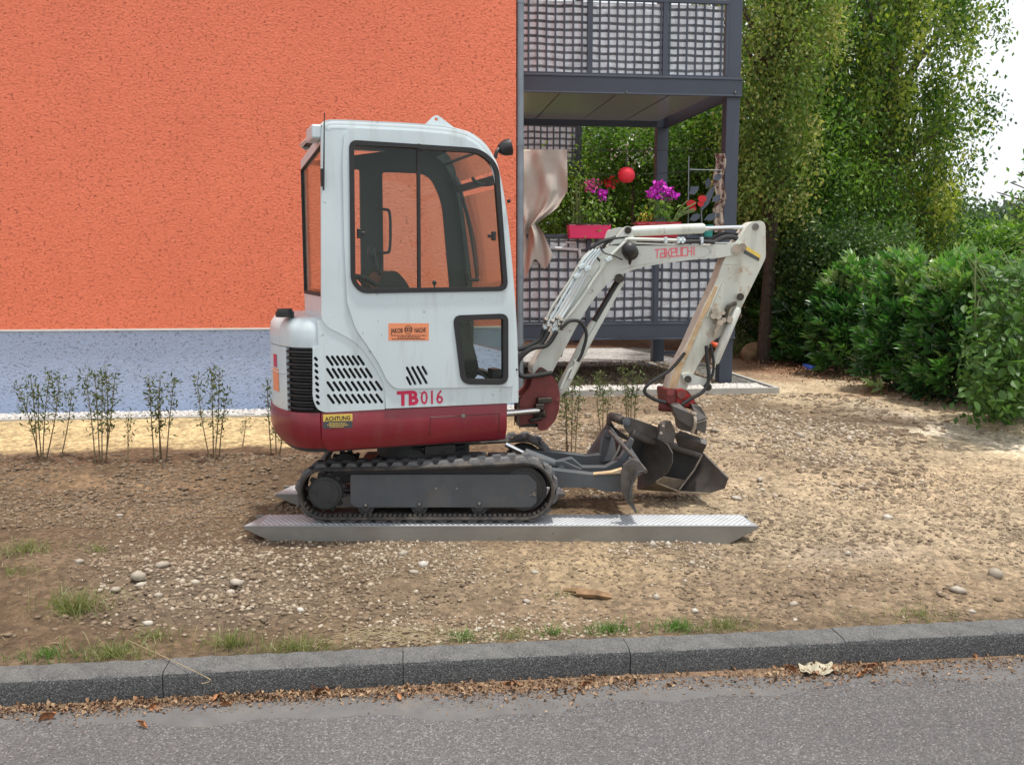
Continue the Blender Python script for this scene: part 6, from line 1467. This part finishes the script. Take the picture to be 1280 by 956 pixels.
sapling(302, 560, [(308, 520, 0)], 'single short twig between fourth shrub and tail', .5)
sapling(340, 570, [(334, 478, -2), (345, 500, 4), (352, 520, 8)], 'planted shrub half hidden behind the excavator tail')
for (u, v, st, lb) in ((712, 570, [(702, 470, -4), (716, 462, 2), (726, 470, 6), (708, 480, -2)], 'planted shrub between swing post and bucket, nearest the post'),
                       (752, 545, [(746, 468, 0), (752, 465, 2), (760, 480, 4)], 'planted shrub left behind the bucket'), (786, 540, [(778, 462, -2), (792, 458, 3), (800, 465, 8), (783, 480, 0)], 'planted shrub right behind the bucket')):
    sapling(u, v, st, lb, 1.0, 'newly planted shrubs behind the bucket')

# ================================================================== TREES, HEDGE, SHRUBS
def crown(name, parent, clumps, per, size, mat, r, zs=1., droop=.3, aspect=.55, tmean=.45, tv=.25, up=.5, kind=None, sun=True):
    c = np.array(clumps, float); n = len(c); tint = np.clip(rng.normal(tmean, tv, n), 0, 1)
    p = np.repeat(c, per, 0)+rng.normal(size=(n*per, 3))*np.array([r, r, r*zs])*np.repeat(rng.uniform(.6, 1.3, n), per)[:, None]
    lump = np.sin(c[:, 0]*2.7+c[:, 2]*1.9)*np.sin(c[:, 2]*3.1-c[:, 0]*1.3+1)*.22
    t = np.clip(np.repeat(tint+lump, per)+rng.normal(0, .12, n*per), 0, 1)
    return leafmesh(name, p, size, mat, parent, tint=t, aspect=aspect, droop=droop, upn=up)
def tree(label, u, Z, base_z, trunk_h, trunk_r, shape, nclump, per, leaf, mat, r, zs=1., droop=.3, name='tree', cat='tree', group=None, bark='bark', limbs=26, lean=0, tm=.45, tv=.25, extra=None, shell=.35):
    """shape: list of ellipsoids (u, v, ru, rv, depth_radius_m) in the photograph, standing at distance Z"""
    b = P(u, 335, Z); b.z = base_z; t = thing(name, label, cat, b, group); cl = []
    tot = sum(s[2]*s[3] for s in shape)
    for (cu, cv, ru, rv, rd) in shape:
        m = int(nclump*ru*rv/tot); c = P(cu, cv, Z); k = Z/FOC
        d = rand_unit(m); rr = (shell+(1-shell)*rng.random(m))**.6
        for i in range(m): cl.append(tuple(c+RT*(d[i, 0]*rr[i]*ru*k)+UP*(d[i, 2]*rr[i]*rv*k)+FH*(d[i, 1]*rr[i]*rd)))
    for (gu, gv, gru, grv) in GAPS:
        keep = []
        for c in cl:
            U, W_ = px_of(*[np.array(q) for q in c]); 
            if ((U-gu)/gru)**2+((W_-gv)/grv)**2 > 1: keep.append(c)
        cl = keep
    if extra: cl += extra
    q = MB(); top = V(b.x+lean, b.y, base_z+trunk_h); path = catmull([b-UP*.2, b*.5+top*.5+RT*.08, top], 6); q.tube(path, list(np.linspace(trunk_r, trunk_r*.35, len(path))), 10); tk = q.build('trunk', bark, t)
    q = MB(); pick = random.sample(cl, min(limbs, len(cl)))
    for c in pick:
        c = Vector(c); s = b+(top-b)*min(.95, max(.25, (c.z-base_z)/(trunk_h+.01)*.7)); mid = (s+c)/2+UP*.25; pa = catmull([s, mid, c], 4); q.tube(pa, list(np.linspace(trunk_r*.30, .008, len(pa))), 6)
    q.build('limbs', bark, t, kind='stuff')
    crown('crown', t, cl, per, leaf, mat, r, zs, droop, tmean=tm, tv=tv); return t
random.seed(21)
GAPS = [(1150, 88, 34, 18), (1195, 80, 30, 22), (1078, 195, 12, 16), (1052, 168, 10, 12), (1215, 190, 22, 26)]
# weeping birch, the large tree on the right
tree('large weeping birch-like tree with hanging yellow-green branches against the white sky', 1098, 17, .3, 7.5, .20,
     [(1085, 60, 115, 120, 2.2), (1100, 190, 100, 110, 2.0), (1040, 120, 80, 120, 1.8), (1145, 40, 60, 75, 1.6), (1130, 270, 66, 60, 1.5), (1158, 150, 36, 60, 1.0), (1170, 300, 24, 50, .8), (1100, -60, 140, 90, 2.4), (1172, 235, 20, 40, .6)],
     900, 56, .088, 'birch_leaves', .115, 2.7, 1.0, name='birch_tree', bark='birch_bark', limbs=60, tm=.40, tv=.28,
     extra=[tuple(P(u, v, 17+random.uniform(-.5, .5))) for u, v in ((1225, 8), (1235, 14), (1245, 10), (1252, 22), (1256, 34), (1215, 60), (1218, 30), (1212, 112), (1225, 122), (1236, 130), (1244, 140), (1240, 152), (1222, 150), (1218, 160), (1206, 80), (1200, 215), (1212, 214), (1222, 217))])
tree('golden-green tree whose branches hang beside the balcony corner post', 958, 14.6, .3, 5.5, .12,
     [(955, 120, 42, 110, 1.3), (985, 60, 50, 90, 1.4), (935, 200, 40, 70, 1.1), (975, 200, 40, 80, 1.2), (1010, 20, 50, 60, 1.2), (960, -60, 80, 80, 1.5)],
     520, 52, .07, 'golden_leaves', .115, 2.2, .8, name='golden_tree', limbs=40, tm=.42, tv=.26)
tree('mid-green tree behind the golden one, between it and the birch', 1010, 16, .3, 5, .14, [(1005, 210, 70, 110, 1.6), (1060, 280, 60, 70, 1.4), (1000, 300, 60, 60, 1.4)], 420, 60, .075, 'green_leaves', .17, 1.3, .5, name='broadleaf_tree', tm=.4)
tree('tree with pale green crown seen through the left of the balcony opening', 760, 18.5, .3, 4, .12, [(750, 230, 60, 75, 1.5), (700, 260, 50, 60, 1.3), (790, 190, 50, 60, 1.4), (735, 290, 70, 50, 1.2), (790, 290, 60, 40, 1.2)], 420, 60, .08, 'green_leaves', .18, 1.2, .4, name='broadleaf_tree', tm=.36)
tree('leafy tree behind the right half of the balcony opening', 865, 17.5, .3, 4.2, .12, [(860, 200, 60, 85, 1.5), (900, 160, 50, 70, 1.4), (850, 290, 60, 60, 1.2), (900, 270, 40, 60, 1.2), (870, 360, 50, 40, 1.)], 420, 60, .08, 'green_leaves', .18, 1.2, .4, name='broadleaf_tree', tm=.25)
tree('tall dark backdrop tree rising behind the whole balcony', 800, 24, .3, 7, .2, [(800, 190, 120, 130, 2.), (720, 250, 90, 90, 2.), (880, 200, 110, 140, 2.), (960, 220, 80, 140, 2.), (950, 50, 70, 120, 2.)], 620, 60, .14, 'dark_leaves', .30, 1.2, .3, name='broadleaf_tree', tm=.5)
tree('dark tree filling the gap low behind the birch', 1070, 22, .3, 5, .2, [(1040, 260, 90, 70, 2.), (1130, 300, 80, 50, 2.), (980, 300, 70, 90, 2.)], 420, 60, .12, 'dark_leaves', .28, 1.2, .3, name='broadleaf_tree', tm=.4)
tree('dark evergreen shrub right of the corner post', 965, 16.2, .32, 1.6, .06, [(960, 330, 40, 70, .9), (990, 380, 45, 60, .9), (945, 400, 25, 40, .7), (1000, 310, 40, 50, .9)], 360, 60, .065, 'dark_leaves', .13, 1., .3, name='evergreen_shrub', cat='shrub', tm=.5)
tree('dark evergreen shrub behind the left end of the laurel hedge', 1040, 14.5, .32, 1.8, .06, [(1035, 330, 60, 50, 1.), (1080, 330, 60, 45, 1.), (1030, 390, 50, 45, .9)], 380, 60, .07, 'dark_leaves', .14, 1., .3, name='evergreen_shrub', cat='shrub', tm=.6)
# white blossoms behind the balcony
bt = thing('blossom_shrub', 'shrub with white blossoms seen under the balcony ceiling', 'shrub', P(785, 300, 17.2))
cl = [tuple(P(u, v, 17.1)) for u, v in ((783, 186), (795, 172), (800, 196), (812, 190), (806, 202), (815, 196), (790, 200), (770, 196), (796, 205))]
o = crown('blossoms', bt, cl, 16, .06, 'green_leaves', .07); o.data.materials[0] = M['white_petal']
crown('foliage', bt, [tuple(P(random.gauss(795, 22), random.gauss(205, 22), 17.3)) for _ in range(60)], 40, .07, 'green_leaves', .15, tmean=.4)
q = MB(); q.tube([P(790, 330, 17.3), P(792, 200, 17.3)], [.05, .02], 8); q.build('trunk', 'bark', bt)
# laurel hedge, bush by bush
HL = [(1000, 451, 14.0, 350, 44), (1045, 460, 12.6, 328, 68), (1110, 476, 11.3, 314, 78), (1180, 498, 10.3, 307, 80), (1240, 515, 9.5, 314, 72)]
names = ['smallest laurel bush at the far end of the hedge', 'second laurel bush from the far end of the hedge', 'middle laurel bush with light shoots on top', 'broad laurel bush, tallest of the hedge', 'nearest laurel bush at the right edge of the path']
random.seed(5)
for (u, v, Z, vt, ru), nm in zip(HL, names):
    b = PGR(u, v); Z = (b-CP).dot(FH); k = Z/FOC; H = P(u, vt, Z).z-b.z; t = thing('laurel_bush', nm, 'shrub', b+FH*.4, 'laurel hedge beside the path')
    pos, dr, tn = [], [], []; q = MB()
    for s in range(310):
        a = random.uniform(0, 6.28); e = random.random()**.7; rr = 1-.45*max(0, e-.55)/.45
        rad = rr*(.75+.25*random.random()); base = b+FH*.62+RT*(math.cos(a)*ru*k*rad)+FH*(math.sin(a)*.62*rad)+UP*(H*(.04+.92*e)*(1-.12*random.random()))
        out = (RT*math.cos(a)+FH*math.sin(a)*.9+UP*(.5+1.3*e)).normalized()
        if s % 3 == 0: q.tube([base-out*.35, base+out*.04], .004, 4)
        hue = random.gauss(.30+.45*(e > .75), .25)
        for l in range(15):
            tpar = l/15; az = l*2.4; pu, pv = perp(out); sp = (1-.55*tpar)
            d = out*(.45+.7*tpar)+(pu*math.cos(az)+pv*math.sin(az))*sp; pos.append(tuple(base+out*(-.12+.2*tpar))); dr.append(tuple(d.normalized())); tn.append(hue+random.gauss(0, .12))
    leafmesh('foliage', np.array(pos), .145, 'laurel_leaves', t, tint=np.array(tn), aspect=.36, dirs=np.array(dr), droop=.12, upn=.8, curl=.10)
    q.build('branches', 'stem_green', t, kind='stuff')
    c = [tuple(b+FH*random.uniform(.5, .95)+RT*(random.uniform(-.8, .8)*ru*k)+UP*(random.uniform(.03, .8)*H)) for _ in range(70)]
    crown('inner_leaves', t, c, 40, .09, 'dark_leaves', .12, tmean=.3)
# broad-leaved shrub at the right edge: leaves large enough to be single parts
t = thing('broadleaf_shrub', 'broad-leaved shrub at the right edge of the photograph in front of the hedge', 'shrub', PGR(1262, 520))
pos, dr, tn, bgp = [], [], [], []
for s in range(420):
    u = random.gauss(1262, 34); v = random.uniform(330, 520); 
    if u < 1200+abs(v-470)*.25: u += 40
    Z = 8.9+random.uniform(-.5, .5); p = P(u, v, Z)
    d0 = (RT*random.gauss(-.2, .5)+UP*random.gauss(.1, .4)-FH*random.uniform(.1, .8)).normalized()
    for l in range(9): pos.append(tuple(p+V(*[random.gauss(0, .06) for _ in range(3)]))); dr.append(tuple((d0+V(*[random.gauss(0, .5) for _ in range(3)])).normalized())); tn.append(random.gauss(.45, .22))
leafmesh('foliage', np.array(pos), .075, 'shrub_leaves', t, tint=np.array(tn), aspect=.62, dirs=np.array(dr), droop=.35, upn=1., curl=.08)
leaf0 = None
for s in range(160):
    u = random.gauss(1250, 30); v = random.choice([random.uniform(430, 515), random.uniform(300, 440)])
    if u < 1196: continue
    p = P(u, v, 8.35+random.uniform(-.25, .15))
    if leaf0 is None:
        q = MB(); q.add([(0, 0, 0), (.035, .25*.12, .01), (.04, .6*.12, .012), (0, .125, -.006), (-.04, .6*.12, .012), (-.035, .25*.12, .01), (0, .06, -.004)], [(0, 1, 6), (1, 2, 6), (2, 3, 6), (3, 4, 6), (4, 5, 6), (5, 0, 6)])
        leaf0 = q.build('leaf', 'shrub_leaves', None, smooth=True); a = leaf0.data.attributes.new('tint', 'FLOAT', 'FACE'); a.data.foreach_set('value', [.6]*6); o = leaf0
    else: o = leaf0.copy(); COL.objects.link(o)
    o.parent = t; o.location = p-WLOC[t]; o.rotation_euler = (random.uniform(-.9, .5)-.3, random.gauss(0, .5), math.pi+random.gauss(0, 1.1)); s_ = random.uniform(.55, .95); o.scale = (s_, s_, s_)
q = MB()
for i in range(26): b = PGR(1262+random.uniform(-30, 40), 520); q.tube(catmull([b, P(1250+random.uniform(-30, 60), 420, 8.9), P(1255+random.uniform(-50, 60), random.uniform(300, 350), 9.)]), [.010]*12+[.003], 5)
q.build('stems', 'stem_green', t, kind='stuff')
# twiggy branches reaching in at the right edge, on a young tree outside the frame
t = thing('young_tree', 'young tree whose leafy branch reaches in at the right edge before the sky', 'tree', PGR(1330, 520))
q = MB(); b = PGR(1330, 520); tp = P(1320, 150, 9.2); q.tube(catmull([b, (b+tp)/2, tp]), .03, 8); q.build('trunk', 'bark', t)
q = MB(); pos = []
for (u, v) in ((1262, 228), (1245, 240), (1256, 252), (1262, 268), (1272, 215), (1280, 190), (1272, 262), (1285, 240), (1290, 205), (1278, 280), (1262, 300), (1275, 310)):
    e = P(u, v, 9.2+random.uniform(-.3, .3)); s = P(1322, v+40, 9.2); q.tube(catmull([s, (s+e)/2+UP*.05, e]), [.006]*12+[.002], 5)
    for k in range(16): f = random.random()**.6; pos.append(tuple(s*(1-f)+e*f+V(*[random.gauss(0, .05) for _ in range(3)])))
q.build('branches', 'bark', t, kind='stuff')
leafmesh('foliage', np.array(pos), .07, 'green_leaves', t, aspect=.5, droop=.3)
# small bright bush and far things
t = thing('low_bush', 'low bright green feathery bush between corner post and boulder', 'shrub', PGR(926, 448))
p0 = PGR(928, 448); n = 900; p = np.array(p0)+rng.normal(size=(n, 3))*np.array([.17, .15, .13])+np.array([0, .1, .22]); leafmesh('foliage', p, .05, 'bright_grass', t, aspect=.2)
q = MB(); q.tube([p0, p0+UP*.3], .01, 6); q.build('stems', 'stem_green', t)
# distant wooded slope, white house, conifer
hill = []
for i in range(900):
    x = random.uniform(1120, 1420); hill.append(tuple(P(x, 300-random.random()**.5*(22+4*math.sin(x*.05)+3*math.sin(x*.13)), random.uniform(120, 150))))
o = crown('far_wood', None, hill, 26, .9, 'hill_leaves', 1.2, 1., .1); setp(o, 'distant wooded slope on the horizon at the right', 'wood', None, 'stuff')
q = MB()
rows = [[PZ(u, 300, 0)*0+P(u, v, Z) for u in (1000, 1150, 1300, 1500, 1800)] for v, Z in ((338, 90), (318, 112), (300, 125), (292, 155), (300, 200))]
q.grid(rows); q.build('hill', 'stem_green', kind='structure')
hb = P(1226, 300, 110); t = thing('far_house', 'small white house far off between the hedge and the wooded slope', 'house', hb)
q = MB(); q.bb(hb.x-1.9, hb.x+2.1, hb.y, hb.y+5, hb.z-1.5, P(0, 291, 110).z); q.build('wall', 'house_white', t)
q = MB(); z = P(0, 291, 110).z; q.prism([V(hb.x-2.1, hb.y-.3, z), V(hb.x+2.3, hb.y-.3, z), V(hb.x+.1, hb.y-.3, z+.9)], (0, 5.5, 0)); q.build('roof', 'concrete', t)
q = MB(); q.bb(hb.x-1, hb.x-.4, hb.y-.02, hb.y, hb.z-.2, hb.z+.5); q.bb(hb.x+.6, hb.x+1.2, hb.y-.02, hb.y, hb.z-.2, hb.z+.5); q.build('window', 'tinted_glass', t)
tree('conifer standing before the far slope at the right', 1272, 60, 0, 5, .2, [(1274, 286, 9, 16, .6), (1276, 268, 4, 12, .4), (1270, 300, 16, 14, 1.)], 70, 60, .2, 'dark_leaves', .35, 1., .4, name='conifer', tm=.5)
for u, v, Z, ru, rv, lb in ((1160, 310, 24, 40, 30, 'green shrubbery between birch and laurel hedge'), (1215, 315, 22, 36, 22, 'green shrubbery above the laurel hedge below the sky'), (1262, 320, 18, 34, 24, 'green shrubbery behind the right-edge shrub'), (1110, 330, 20, 50, 30, 'dark shrubbery under the birch crown')):
    tree(lb, u, Z, .2, 1.5, .06, [(u, v, ru, rv, 1.)], 160, 60, .10, 'green_leaves', .20, 1., .3, name='shrub', cat='shrub', tm=.45, limbs=10)
